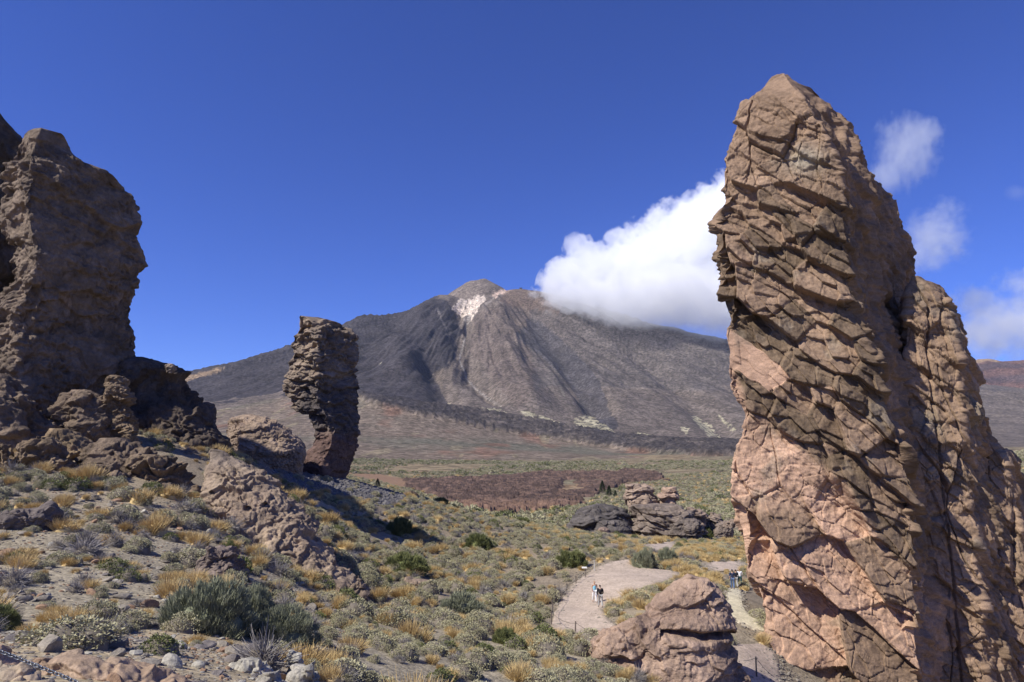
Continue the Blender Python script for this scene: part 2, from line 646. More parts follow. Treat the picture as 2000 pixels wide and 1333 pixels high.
# ------------------------------------------------------------------ ground sheet
def ground_mat():
    m, t, b = new_mat("stony_ground")
    tc = N(t, "ShaderNodeTexCoord")
    vec = tc.outputs["Object"]
    at = N(t, "ShaderNodeAttribute", attribute_name="Col")
    fa = N(t, "ShaderNodeAttribute", attribute_name="scrub")
    n1 = noise_node(t, vec, 0.35, 6, 0.65)
    n2 = noise_node(t, vec, 5.0, 7, 0.7)
    c = mix(t, 'MULTIPLY', 1.0, at.outputs[0], ramp(t, n1.outputs[0], [(0.3, 0.78), (0.7, 1.2)]).outputs[0])
    c = mix(t, 'MULTIPLY', 1.0, c, ramp(t, n2.outputs[0], [(0.28, 0.68), (0.72, 1.25)]).outputs[0])
    # pebbles: each cell a stone of its own tint
    vo = N(t, "ShaderNodeTexVoronoi", feature='F1')
    vo.inputs["Scale"].default_value = 9.0
    t.links.new(vec, vo.inputs["Vector"])
    sp = N(t, "ShaderNodeSeparateColor")
    t.links.new(vo.outputs["Color"], sp.inputs[0])
    c = mix(t, 'MULTIPLY', 0.8, c, ramp(t, sp.outputs[0], [(0.0, 0.62), (1.0, 1.35)]).outputs[0])
    # far scrub, too small to tell apart: green, ochre and dark specks
    vf = N(t, "ShaderNodeTexVoronoi", feature='F1')
    vf.inputs["Scale"].default_value = 0.33
    t.links.new(vec, vf.inputs["Vector"])
    s2 = N(t, "ShaderNodeSeparateColor")
    t.links.new(vf.outputs["Color"], s2.inputs[0])
    sc = ramp(t, s2.outputs[0], [(0.0, (0.085, 0.08, 0.055)), (0.35, (0.15, 0.135, 0.095)), (0.65, (0.21, 0.185, 0.13)), (0.85, (0.24, 0.18, 0.11)), (1.0, (0.12, 0.105, 0.085))])
    dm = ramp(t, vf.outputs["Distance"], [(0.25, 1.0), (0.55, 0.0)])
    pn = noise_node(t, vec, 0.02, 4, 0.6)
    pr = ramp(t, pn.outputs[0], [(0.35, 0.45), (0.6, 1.0)])
    mm = N(t, "ShaderNodeMath", operation='MULTIPLY')
    t.links.new(dm.outputs[0], mm.inputs[0])
    t.links.new(fa.outputs["Fac"], mm.inputs[1])
    m2 = N(t, "ShaderNodeMath", operation='MULTIPLY')
    t.links.new(mm.outputs[0], m2.inputs[0])
    t.links.new(pr.outputs[0], m2.inputs[1])
    c = mix(t, 'MIX', m2.outputs[0], c, sc.outputs[0])
    vg = N(t, "ShaderNodeTexVoronoi", feature='F1')
    vg.inputs["Scale"].default_value = 0.085
    t.links.new(vec, vg.inputs["Vector"])
    s3 = N(t, "ShaderNodeSeparateColor")
    t.links.new(vg.outputs["Color"], s3.inputs[0])
    m3 = N(t, "ShaderNodeMath", operation='MULTIPLY')
    t.links.new(fa.outputs["Fac"], m3.inputs[0])
    m3.inputs[1].default_value = 0.85
    c = mix(t, 'MULTIPLY', m3.outputs[0], c, ramp(t, s3.outputs[0], [(0.0, 0.5), (0.5, 0.95), (1.0, 1.5)]).outputs[0])
    t.links.new(c, b.inputs["Base Color"])
    bp = N(t, "ShaderNodeBump")
    bp.inputs["Strength"].default_value = 0.6
    bp.inputs["Distance"].default_value = 0.05
    ad = N(t, "ShaderNodeMath", operation='MULTIPLY_ADD')
    t.links.new(vo.outputs["Distance"], ad.inputs[0])
    ad.inputs[1].default_value = -0.7
    t.links.new(n2.outputs[0], ad.inputs[2])
    t.links.new(ad.outputs[0], bp.inputs["Height"])
    t.links.new(bp.outputs[0], b.inputs["Normal"])
    return m


th = np.r_[np.linspace(-math.pi, R(-46), 40)[:-1], np.linspace(R(-46), R(46), 520), np.linspace(R(46), math.pi, 40)[1:]]
rr = np.r_[0.05, np.exp(np.linspace(math.log(1.5), math.log(900), 430)), np.exp(np.linspace(math.log(930), math.log(15000), 40))]
TH, RR = np.meshgrid(th, rr)
gx, gy = (RR * np.sin(TH)).ravel(), (RR * np.cos(TH)).ravel()
gz = ground(gx, gy)
far = sstep(0, 1, (RR.ravel() - 900) / 1500)
gz = gz * (1 - far) + (-18.0) * far
gp = np.stack([gx, gy, gz], -1)
ppx, ppy = proj(gp)
rad = RR.ravel()
front = np.abs(TH.ravel()) < 0.95
GZ_GRID = (th, rr, gz.reshape(RR.shape))
soil = np.tile(np.array([0.30, 0.265, 0.215]), (len(gp), 1))
nz = fbm(gp / 14.0, 4, 31)
soil = lerp(soil, np.tile([0.25, 0.205, 0.165], (len(gp), 1)), sstep(30, 60, rad) * 0.8)
soil = lerp(soil, np.tile([0.215, 0.185, 0.125], (len(gp), 1)), sstep(140, 300, rad))
pz = np.stack([gx, gy, np.zeros_like(gx)], -1)
pw = fbm(pz / np.array([170, 260, 1]), 4, 33)
plain_c = lerp(np.tile([0.195, 0.155, 0.105], (len(gp), 1)), np.tile([0.155, 0.138, 0.098], (len(gp), 1)), sstep(-0.1, 0.3, pw))
plain_c = lerp(plain_c, np.tile([0.215, 0.13, 0.085], (len(gp), 1)), sstep(0.1, 0.4, fbm(pz / np.array([140, 90, 1]), 3, 35)) * 0.8)
plain_c = lerp(plain_c, np.tile([0.29, 0.24, 0.15], (len(gp), 1)), sstep(0.30, 0.42, fbm(pz / np.array([160, 40, 1]), 3, 36)) * 0.6)
soil = lerp(soil, plain_c, sstep(330, 560, rad))
soil = soil * (1 + 0.25 * nz[:, None])
# greyer scree under the balanced rock
scree = front & inpoly(ppx, ppy, [(500, 900), (690, 930), (800, 960), (790, 985), (720, 975), (640, 960), (530, 935)]) & (rad < 150)
soil[scree] = np.array([0.15, 0.14, 0.14]) * (1 + 0.3 * nz[scree, None])
# the small bright clearing at the bottom left and the dirt by the camera
clear = front & (rad < 20) & (rad > 5)
soil[clear] = soil[clear] * np.array([1.12, 1.06, 0.95])
# the red track beyond the scree
red = front & (rad > 200) & (dline(ppx, ppy, [(680, 918), (740, 932), (800, 948)]) < 7)
soil[red] = np.array([0.215, 0.14, 0.10])
redr = front & (rad > 400) & (ppx > 1880) & (ppy < 860)
soil[redr] = np.array([0.20, 0.12, 0.09]) * (1 + 0.3 * nz[redr, None])
scr = sstep(120, 260, rad) * 0.95 + sstep(40, 90, rad) * (rad < 250) * 0.0
scr = np.clip(scr, 0, 0.95)
scr[red] = 0.1
scr[redr] = 0.45
soil = soil * np.array([1.07, 1.03, 0.90])
me = mesh("ground", gp, grid_faces(len(rr), len(th)), ground_mat(), soil, True)
a = me.attributes.new("scrub", 'FLOAT', 'POINT')
a.data.foreach_set("value", scr.astype(np.float32))
tag(link("ground", me), kind='structure')


def occl_ground(p, slack=0.006):
    """True where nearer ground hides the point"""
    t0 = np.arctan2(p[:, 0], p[:, 1])
    r0 = np.hypot(p[:, 0], p[:, 1])
    tt, r_, z_ = GZ_GRID
    e = np.maximum.accumulate(z_ / r_[:, None], axis=0)
    ci = np.clip(np.searchsorted(tt, t0), 0, len(tt) - 1)
    ri = np.clip(np.searchsorted(r_, r0 * 0.98) - 1, 0, len(r_) - 1)
    return e[ri, ci] > p[:, 2] / r0 + slack


# ------------------------------------------------------------------ paths
def path_mat(name, c):
    """trodden dirt that wears away into stony soil along its edges"""
    m, t, b = new_mat(name)
    tc = N(t, "ShaderNodeTexCoord")
    n1 = noise_node(t, tc.outputs["Object"], 0.6, 6, 0.65)
    n2 = noise_node(t, tc.outputs["Object"], 9, 6, 0.7)
    n3 = noise_node(t, tc.outputs["Object"], 1.3, 6, 0.7)
    k = mix(t, 'MULTIPLY', 1.0, c, ramp(t, n1.outputs[0], [(0.3, 0.80), (0.7, 1.15)]).outputs[0])
    k = mix(t, 'MULTIPLY', 1.0, k, ramp(t, n2.outputs[0], [(0.3, 0.80), (0.7, 1.15)]).outputs[0])
    vo = N(t, "ShaderNodeTexVoronoi", feature='F1')
    vo.inputs["Scale"].default_value = 7.0
    t.links.new(tc.outputs["Object"], vo.inputs["Vector"])
    sp = N(t, "ShaderNodeSeparateColor")
    t.links.new(vo.outputs["Color"], sp.inputs[0])
    k = mix(t, 'MULTIPLY', 0.6, k, ramp(t, sp.outputs[0], [(0.0, 0.7), (0.5, 1.0), (1.0, 1.3)]).outputs[0])
    ed = N(t, "ShaderNodeAttribute", attribute_name="edge")
    ad = N(t, "ShaderNodeMath", operation='ADD')
    t.links.new(ed.outputs["Fac"], ad.inputs[0])
    t.links.new(n3.outputs[0], ad.inputs[1])
    f_ = ramp(t, ad.outputs[0], [(0.50, 0.0), (0.72, 1.0)])
    k = mix(t, 'MIX', f_.outputs[0], mix(t, 'MULTIPLY', 1.0, (0.27, 0.22, 0.165), ramp(t, n2.outputs[0], [(0.3, 0.6), (0.7, 1.3)]).outputs[0]), k)
    t.links.new(k, b.inputs["Base Color"])
    bp = N(t, "ShaderNodeBump")
    bp.inputs["Strength"].default_value = 0.5
    bp.inputs["Distance"].default_value = 0.04
    t.links.new(n2.outputs[0], bp.inputs["Height"])
    t.links.new(bp.outputs[0], b.inputs["Normal"])
    return m


PM = {'wide': path_mat("trodden_pinkish_dirt", (0.47, 0.375, 0.295)), 'pale': path_mat("pale_cream_gravel", (0.62, 0.55, 0.39))}
for nm, (ea, eb, poly) in PATHS.items():
    nw = 24
    t_ = np.linspace(0, 1, nw)[None, :, None]
    q = ea[:, None, :] * (1 - t_) + eb[:, None, :] * t_
    q = q.reshape(-1, 2)
    wob = fbm(np.c_[q, np.zeros(len(q))] / 1.7, 3, 77) * 0.6
    edge = np.abs(np.tile(np.linspace(-1, 1, nw), len(ea))) > 0.99
    q = q + np.where(edge, wob, 0)[:, None]
    z = ground(q[:, 0], q[:, 1]) + 0.06 - 0.12 * edge
    me = mesh("path", np.c_[q, z], grid_faces(len(ea), nw), PM.get(nm, PM['pale'] if nm == 'pale' else PM['wide']), None, True)
    ev = 0.5 * (1 - np.abs(np.tile(np.linspace(-1, 1, nw), len(ea)))) * 2.2
    if nm in ('far', 'side'):
        ev = ev * 0.5
    a_ = me.attributes.new("edge", 'FLOAT', 'POINT')
    a_.data.foreach_set("value", ev.astype(np.float32))
    tag(link("path", me), kind='structure')

# ------------------------------------------------------------------ the volcano
VC = [
    (-300, 905, 1000), (300, 905, 980), (600, 909, 950), (800, 909, 950), (1000, 909, 1000), (1200, 905, 1050), (1430, 898, 1150), (1700, 895, 1250), (2100, 890, 1300),
    (-300, 860, 1400), (450, 850, 1450), (700, 862, 1330), (700, 780, 1950), (850, 872, 1320), (850, 803, 1950), (1000, 882, 1250), (1000, 845, 1900), (1150, 866, 1850),
    (1430, 886, 1650), (550, 805, 1900), (420, 805, 1950), (1800, 880, 1700), (2200, 870, 1700),
    (-300, 790, 2700), (400, 772, 2700), (550, 742, 2700), (750, 722, 2700), (900, 722, 2700), (1000, 742, 2650), (1150, 755, 2650), (1300, 790, 2500), (1430, 820, 2400), (1700, 835, 2500), (2100, 850, 2500),
    (560, 700, 3400), (700, 665, 3450), (850, 640, 3450), (920, 625, 3550), (1000, 612, 3600), (1100, 640, 3500), (1250, 680, 3400), (1430, 725, 3300), (1800, 790, 3300),
    (-300, 790, 4100), (150, 765, 4050), (355, 735, 4050), (440, 718, 4050), (560, 680, 4050), (690, 637, 4080), (780, 613, 4080), (860, 592, 4120), (930, 592, 4180), (1000, 566, 4120), (1060, 571, 4130),
    (1130, 592, 4200), (1250, 628, 4200), (1430, 668, 4200), (1700, 715, 4250), (2100, 770, 4300),
    (-300, 850, 6500), (355, 810, 6500), (700, 750, 6500), (930, 720, 6500), (1200, 750, 6500), (1600, 800, 6500), (2100, 840, 6500),
]
_v = np.array(VC, float)
_vp = P(_v[:, 0], _v[:, 1], _v[:, 2])
VT = TPS(np.c_[_vp[:, 0] / _vp[:, 1], np.log(_vp[:, 1])], _vp[:, 2], 1e-4)
PEAK = P(930, 552, 4200)


def uv_of(pts_y):
    q = P([p[0] for p in pts_y], [p[1] for p in pts_y], [p[2] for p in pts_y])
    return np.c_[q[:, 0] / q[:, 1], np.log(q[:, 1])]


def seg_uv(U, L, line, wx=1.0, wl=0.55):
    a = uv_of(line)
    return dline(U * wx, L * wl, [(x * wx, y * wl) for x, y in a])


us = np.r_[np.linspace(-0.95, -0.5, 40)[:-1], np.linspace(-0.5, 0.36, 640), np.linspace(0.36, 1.1, 60)[1:]]
ls = np.log(np.r_[np.geomspace(880, 1600, 70)[:-1], np.geomspace(1600, 4400, 210), np.geomspace(4450, 6600, 18)])
U, L = np.meshgrid(us, ls)
Uf, Lf = U.ravel(), L.ravel()
vz = VT(np.c_[Uf, Lf])
Yv = np.exp(Lf)
vx = Uf * Yv
dxp, dyp = vx - PEAK[0], Yv - PEAK[1]
rp = np.hypot(dxp, dyp)
ang = np.arctan2(dxp, -dyp)
# radial ridges and gullies running down from the top
hgt = sstep(60, 400, vz) * sstep(100, 900, rp)
g1 = np.stack([np.sin(ang) * 4.6, np.cos(ang) * 4.6, np.log(rp + 300) * 1.6], -1)
g2 = np.stack([np.sin(ang) * 17, np.cos(ang) * 17, np.log(rp + 300) * 2.4], -1)
g3 = np.stack([vx / 160, Yv / 160, vz / 160], -1)
ridge = ridged(g1, 3, 3) - 0.45
ridge2 = ridged(g2, 3, 8) - 0.45
keep = 1 - sstep(3850, 4080, Yv) * 0.8
g4 = np.stack([np.sin(ang) * 48, np.cos(ang) * 48, np.log(rp + 300) * 3.2], -1)
vz = vz + (ridge * 66 + ridge2 * 30 + (ridged(g4, 3, 15) - 0.45) * 9) * hgt * keep
vz = vz + fbm(g3, 4, 12) * (10 * sstep(30, 250, vz) + 2.5) * (0.35 + 0.65 * keep)
# valleys and spurs one can name in the photograph: (x, y, distance)
for line, dep, wd in (
        ([(905, 620, 3700), (908, 700, 3000), (925, 750, 2550), (965, 785, 2300)], -48, 0.016),
        ([(1040, 640, 3600), (1090, 700, 3100), (1140, 760, 2600), (1165, 790, 2350)], -60, 0.02),
        ([(960, 640, 3600), (990, 700, 3000), (1040, 790, 2300)], 45, 0.025),
        ([(860, 600, 3950), (800, 680, 3200), (780, 760, 2500)], 55, 0.03),
        ([(700, 650, 3800), (640, 720, 3000), (600, 790, 2300)], 40, 0.03),
        ([(770, 640, 3700), (840, 730, 2700), (870, 790, 2150)], -40, 0.02),
        ([(1230, 670, 3500), (1330, 760, 2700), (1430, 830, 2200)], -40, 0.025)):
    d = seg_uv(Uf, Lf, line)
    vz = vz + dep * np.exp(-(d / wd) ** 2)
# cones at the top
cone = 190 * np.clip(1 - np.hypot(dxp, dyp * 0.8) / 200, 0, None) ** 0.9
cone = np.minimum(cone, 134 + 6 * fbm(np.c_[vx, Yv, vz] / 60, 2, 4))
vz = vz + np.where(Yv > 3800, cone, 0)
vp = np.c_[vx, Yv, vz]
qx, qy = proj(vp)
# the dark lava flow along the foot stands proud of the slope
FLOW = [(690, 768), (760, 781), (830, 791), (900, 801), (1000, 815), (1100, 833), (1200, 852), (1300, 862), (1450, 866), (1560, 870), (1560, 900), (1440, 896), (1350, 894), (1250, 884), (1150, 869), (1050, 855), (960, 840), (880, 824), (800, 810), (720, 790)]
flow = inpoly(qx, qy, FLOW) & (Yv < 2600)
fl = flow.reshape(U.shape).astype(float)
for _ in range(2):
    fl[1:-1, 1:-1] = (fl[1:-1, 1:-1] * 2 + fl[:-2, 1:-1] + fl[2:, 1:-1] + fl[1:-1, :-2] + fl[1:-1, 2:]) / 6
fl = fl.ravel()
vz = vz + fl * (9 + 9 * ridged(np.c_[vx, Yv, vz * 0] / 38, 3, 44) + 5 * fbm(np.c_[vx, Yv, vz * 0] / 14, 3, 45))
vp[:, 2] = vz
qx, qy = proj(vp)
w1 = fbm(np.c_[vx / 420, Yv / 420, vz / 420], 5, 51)
w2 = fbm(np.c_[vx / 90, Yv / 90, vz / 90], 4, 52)
w3 = fbm(np.c_[vx / 22, Yv / 30, vz / 22], 3, 57)
streak = fbm(np.c_[np.sin(ang) * 40, np.cos(ang) * 40, rp / 900], 4, 53)
wx, wy = qx + 26 * w1 + 9 * w2, qy + 18 * w1 + 7 * w2
n = len(vp)
dark = np.array([0.062, 0.054, 0.058])
brown = np.array([0.146, 0.118, 0.098])
c = np.tile(brown, (n, 1))
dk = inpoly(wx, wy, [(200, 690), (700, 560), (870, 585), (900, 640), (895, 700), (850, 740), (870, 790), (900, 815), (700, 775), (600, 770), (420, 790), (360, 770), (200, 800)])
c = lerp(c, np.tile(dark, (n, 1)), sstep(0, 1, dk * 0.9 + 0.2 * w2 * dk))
mid = inpoly(wx, wy, [(930, 610), (1010, 590), (1130, 640), (1010, 800), (960, 740), (925, 690)])
c = lerp(c, np.tile([0.135, 0.105, 0.088], (n, 1)), mid * 0.8)
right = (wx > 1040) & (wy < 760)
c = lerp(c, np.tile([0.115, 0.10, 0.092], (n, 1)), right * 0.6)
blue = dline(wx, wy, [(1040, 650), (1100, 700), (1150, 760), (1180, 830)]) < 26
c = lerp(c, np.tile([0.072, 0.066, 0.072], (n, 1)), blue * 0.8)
c = c * (1 + 0.30 * streak[:, None] * (qy < 850)[:, None] + 0.22 * w2[:, None])
# the fan in front: reddish brown with scrub
fan = (Yv < 2150) & ~flow
fan_up = sstep(0, 1, (2150 - Yv) / 200)
fc = lerp(np.tile([0.20, 0.155, 0.115], (n, 1)), np.tile([0.152, 0.138, 0.10], (n, 1)), sstep(-0.1, 0.35, w1))
fc = lerp(fc, np.tile([0.22, 0.125, 0.085], (n, 1)), sstep(0.1, 0.4, fbm(np.c_[vx / 130, Yv / 260, vz * 0], 4, 61)) * 0.8)
below = inpoly(qx, qy, [(300, 830), (430, 800), (560, 775), (700, 770), (800, 800), (960, 838), (1150, 866), (1440, 893), (2200, 900), (2200, 1000), (-300, 1000), (-300, 830)])
c = lerp(c, fc, sstep(0, 1, below * 1.0))
pale = below & (fbm(np.c_[vx / 60, Yv / 300, vz * 0], 3, 63) > 0.30)
c = lerp(c, np.tile([0.30, 0.25, 0.15], (n, 1)), pale * 0.5)
# pumice patches above the flow, cut off by it
for pts in ([(1010, 800), (1060, 812), (1130, 838), (1195, 862), (1150, 858), (1080, 838), (1030, 818)], [(1120, 815), (1150, 812), (1172, 850), (1180, 862), (1130, 850)],
            [(1145, 812), (1165, 820), (1205, 848), (1190, 862), (1175, 850)], [(1240, 842), (1275, 850), (1305, 866), (1260, 862)], [(1360, 812), (1390, 830), (1422, 868), (1395, 862), (1370, 838), (1350, 815)],
            [(1325, 832), (1345, 838), (1340, 850)], [(940, 796), (975, 797), (990, 806), (950, 806)], [(870, 788), (930, 800), (900, 800)], [(1400, 806), (1440, 840), (1430, 845)], [(735, 705), (748, 708), (742, 715)]):
    m_ = inpoly(qx + 7 * w2 + 5 * w3, qy + 5 * w1 + 3 * w3, pts) & ~flow & (w3 > -0.12)
    c[m_] = np.array([0.40, 0.355, 0.235]) * (1 + 0.25 * w2[m_, None])
# white fumarole ground near the top, the pale gully and crest
top = Yv > 2300
for pts, k in (([(880, 602), (900, 583), (922, 585), (928, 579), (945, 577), (949, 585), (934, 602), (926, 618), (918, 630), (905, 622), (892, 612)], (0.60, 0.50, 0.41)),
               ([(905, 618), (922, 616), (916, 636), (908, 632)], (0.24, 0.21, 0.185)), ([(960, 574), (978, 565), (1000, 565), (996, 572), (978, 576), (964, 584)], (0.50, 0.37, 0.29)),
               ([(940, 600), (962, 580), (970, 578), (950, 598)], (0.22, 0.185, 0.16))):
    m_ = inpoly(qx + 3 * w2 + 2 * w3, qy + 3 * w2 + 2 * w3, pts) & top & (w3 > -0.3)
    c[m_] = np.array(k) * (1 + 0.2 * w2[m_, None])
for line, wd, k in (([(911, 632), (909, 660), (900, 690), (897, 705), (908, 730), (914, 745), (935, 765), (955, 780), (985, 800)], 1.7, (0.25, 0.22, 0.195)), ([(856, 605), (864, 630), (872, 645)], 1.8, (0.17, 0.15, 0.14)),
                    ([(1010, 770), (1015, 790)], 1.6, (0.25, 0.21, 0.16)), ([(1095, 758), (1102, 775)], 2.0, (0.22, 0.19, 0.15))):
    m_ = (dline(qx + 2 * w2, qy, line) < wd) & top
    c[m_] = k
sc_ = (np.hypot(dxp, dyp * 0.8) < 215) & (Yv > 3800) & (qy < 592) & (qx < 966) & (c.sum(1) < 0.9)
c[sc_] = np.array([0.20, 0.16, 0.13]) * (1 + 0.25 * w2[sc_, None])
rb = inpoly(qx, qy, [(990, 566), (1060, 566), (1110, 590), (1090, 612), (1000, 600), (975, 588)])
c = lerp(c, np.tile([0.17, 0.12, 0.09], (n, 1)), rb * 0.7)
lf = inpoly(qx, qy, [(330, 742), (400, 726), (440, 718), (425, 728), (385, 738), (350, 752)])
c[lf & (Yv > 2500)] = (0.27, 0.19, 0.12)
fd = flow & (w2 < 0.33)
c = lerp(c, np.tile([0.062, 0.052, 0.05], (n, 1)), fl * 0.85 * (1 - 0.6 * sstep(0.0, 0.4, w2 + 0.5 * w3)))
c = np.clip(c * np.where(flow, 0.95, np.where(c.sum(1) > 0.75, 1.0, np.where(c.sum(1) < 0.22, 0.85, 0.98)))[:, None], 0.02, 0.8)


def mountain_mat():
    m, t, b = new_mat("volcanic_slope")
    tc = N(t, "ShaderNodeTexCoord")
    vec = tc.outputs["Object"]
    at = N(t, "ShaderNodeAttribute", attribute_name="Col")
    n1 = noise_node(t, vec, 0.012, 8, 0.7)
    n2 = noise_node(t, vec, 0.09, 6, 0.75)
    k = mix(t, 'MULTIPLY', 1.0, at.outputs[0], ramp(t, n1.outputs[0], [(0.3, 0.7), (0.7, 1.3)]).outputs[0])
    k = mix(t, 'MULTIPLY', 1.0, k, ramp(t, n2.outputs[0], [(0.3, 0.62), (0.7, 1.38)]).outputs[0])
    vf = N(t, "ShaderNodeTexVoronoi", feature='F1')      # scattered scrub and blocks
    vf.inputs["Scale"].default_value = 0.11
    t.links.new(vec, vf.inputs["Vector"])
    sf = N(t, "ShaderNodeSeparateColor")
    t.links.new(vf.outputs["Color"], sf.inputs[0])
    k = mix(t, 'MULTIPLY', 0.9, k, ramp(t, sf.outputs[0], [(0.0, 0.55), (0.5, 0.95), (1.0, 1.5)]).outputs[0])
    t.links.new(k, b.inputs["Base Color"])
    bp = N(t, "ShaderNodeBump")
    bp.inputs["Strength"].default_value = 0.8
    bp.inputs["Distance"].default_value = 10.0
    t.links.new(n2.outputs[0], bp.inputs["Height"])
    t.links.new(bp.outputs[0], b.inputs["Normal"])
    return m


M['mountain'] = mountain_mat()
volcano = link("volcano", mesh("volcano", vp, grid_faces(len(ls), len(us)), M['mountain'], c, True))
tag(volcano, kind='structure')

# far wall of the caldera, right of the pillar
hx = np.linspace(0.45, 1.15, 220)
hy = np.linspace(0, 1, 60)
HU, HT = np.meshgrid(hx, hy)
pxh = 1000 + HU.ravel() * F
top_px = np.interp(pxh, [1550, 1800, 1880, 1905, 1935, 1965, 2000, 2100, 2300, 2600], [770, 735, 712, 708, 704, 708, 707, 690, 700, 740])
Yh = 3300 + 1600 * HT.ravel()
tgt = P(pxh, top_px, 4600.0)[:, 2]
prof = np.where(HT.ravel() < 0.78, sstep(0, 0.8, HT.ravel()) ** 1.15, 1 - 0.5 * (HT.ravel() - 0.78))
hxx = HU.ravel() * Yh
hn = fbm(np.c_[hxx / 260, Yh / 260, np.zeros(len(Yh))], 5, 71)
hr = ridged(np.c_[hxx / 350, Yh / 1400, np.zeros(len(Yh))], 4, 72) - 0.5
hz = -10 + (tgt + 10) * prof + (hn * 22 + hr * 60 * prof) * sstep(0.0, 0.3, HT.ravel()) * (1 - sstep(0.6, 0.8, HT.ravel()) * 0.8)
lay = np.sin(hz / 16 + hn * 3)
hc = lerp(np.tile([0.16, 0.095, 0.08], (len(hz), 1)), np.tile([0.105, 0.075, 0.075], (len(hz), 1)), sstep(-0.4, 0.6, lay))
hc = lerp(hc, np.tile([0.17, 0.14, 0.12], (len(hz), 1)), sstep(0.45, 0.15, prof))
hc[(prof > 0.93) & (pxh < 1960)] = (0.32, 0.22, 0.14)
tag(link("hills", mesh("hills", np.c_[hxx, Yh, hz], grid_faces(60, 220), M['mountain'], hc, True)), kind='structure')

# ------------------------------------------------------------------ brown lava field on the plain
LAVA = [(792, 938), (800, 952), (850, 972), (885, 986), (940, 1001), (1000, 1004), (1060, 997), (1130, 986), (1172, 968), (1200, 950), (1292, 938), (1294, 927), (1250, 919), (1180, 921), (1100, 922), (1000, 928), (900, 934)]
lu = np.linspace(-0.17, 0.235, 620)
ll = np.log(np.geomspace(215, 830, 200))
LU, LL = np.meshgrid(lu, ll)
lx, ly = (LU * np.exp(LL)).ravel(), np.exp(LL).ravel()
lz0 = ground(lx, ly)
lqx, lqy = proj(np.c_[lx, ly, lz0])
lp3 = np.c_[lx, ly, np.zeros(len(lx))]
wv = fbm(lp3 / 26, 3, 81)
ins = inpoly(lqx + 34 * wv, lqy + 7 * wv, LAVA)
f1, f2, hid, vec = worley(lp3 / 4.2, 83)
rough = (1 - f1) * 1.1 + hrand(hid, 1) * 1.1
f1b, f2b, hidb, _ = worley(lp3 / 1.7, 85)
rough = rough + hrand(hidb, 2) * 0.6 + fbm(lp3 / 18, 3, 84) * 1.2
gap = sstep(0.28, 0.45, fbm(lp3 / np.array([60, 120, 1]), 3, 88)) * (lqy < 975)
insf = ins.reshape(LU.shape).astype(float)
for _ in range(3):
    insf[1:-1, 1:-1] = (insf[1:-1, 1:-1] * 2 + insf[:-2, 1:-1] + insf[2:, 1:-1] + insf[1:-1, :-2] + insf[1:-1, 2:]) / 6
insf = insf.ravel()
lz = lz0 - 1.5 + insf * 2.0 + 1.0 * rough * insf * (1 - 0.9 * gap) - 1.4 * gap * insf
lc = lerp(np.tile([0.075, 0.05, 0.04], (len(lx), 1)), np.tile([0.18, 0.115, 0.085], (len(lx), 1)), sstep(0.3, 0.9, hrand(hid, 5)) * 0.8)
lc = lerp(lc, np.tile([0.24, 0.145, 0.095], (len(lx), 1)), sstep(975, 998, lqy) * 0.6)
lava = link("lava_field", mesh("lava_field", np.c_[lx, ly, lz], grid_faces(200, 620), attr_rock('brown_clinker', 0.05, 0.6, 0.8, 0.7, 1.3, 0.8), lc, False))
tag(lava, kind='structure')


# ------------------------------------------------------------------ rocks
def recalc_normals(V, nr, nc):
    G = V.reshape(nr, nc, 3)
    dc = np.roll(G, -1, 1) - np.roll(G, 1, 1)
    dr = np.empty_like(G)
    dr[1:-1] = G[2:] - G[:-2]
    dr[0] = G[1] - G[0]
    dr[-1] = G[-1] - G[-2]
    nrm = np.cross(dr, dc)
    nrm /= np.linalg.norm(nrm, axis=-1, keepdims=True) + 1e-9
    cen = G.mean(1, keepdims=True)
    out = G - cen
    s = np.sign((nrm * out).sum(-1).mean())
    return (nrm * s).reshape(-1, 3)


def smooth_ring(Q, k):
    """circular smoothing of a plan curve, Q: n x 2"""
    n = len(Q)
    ker = np.hanning(k + 2)[1:-1]
    ker /= ker.sum()
    f = np.fft.rfft(np.r_[ker, np.zeros(n - len(ker))])
    out = np.stack([np.fft.irfft(np.fft.rfft(Q[:, j]) * f, n) for j in (0, 1)], -1)
    return np.roll(out, -(k // 2), axis=0)


def loft_ellipse(rows, Y0, thick, nr, nc, power=2.3, lean=0.0, front_share=0.68, inset=0.0):
    """rows: (py, left, right) silhouette in photograph pixels at depth Y0; thick: depth as a share of the width or metres"""
    a = np.array(rows, float)
    py = np.linspace(a[0, 0], a[-1, 0], nr)
    Lx = np.interp(py, a[:, 0], a[:, 1])
    Rx = np.interp(py, a[:, 0], a[:, 2])
    for _ in range(2):
        Lx[1:-1] = (Lx[:-2] + 2 * Lx[1:-1] + Lx[2:]) / 4
        Rx[1:-1] = (Rx[:-2] + 2 * Rx[1:-1] + Rx[2:]) / 4
    Yr_ = Y0(py) if callable(Y0) else Y0
    pl, pr = P(Lx, py, Yr_), P(Rx, py, Yr_)
    z = pl[:, 2]
    cx = (pl[:, 0] + pr[:, 0]) / 2
    hw = np.maximum((pr[:, 0] - pl[:, 0]) / 2 - inset, 0.02)
    nf = int(nc * front_share)
    t = np.r_[np.linspace(math.pi, 2 * math.pi, nf, endpoint=False), np.linspace(0, math.pi, nc - nf, endpoint=False)]
    ct, st = np.cos(t), np.sin(t)
    e = 2.0 / power
    ux = np.sign(ct) * np.abs(ct) ** e
    uy = np.sign(st) * np.abs(st) ** e
    hd = thick(py, hw) if callable(thick) else hw * thick
    yc = Yr_ + lean * (z - z[-1])
    X = cx[:, None] + hw[:, None] * ux[None]
    Yy = yc[:, None] + hd[:, None] * uy[None]
    V = np.stack([X, Yy, np.broadcast_to(z[:, None], X.shape)], -1)
    return V.reshape(-1, 3), py


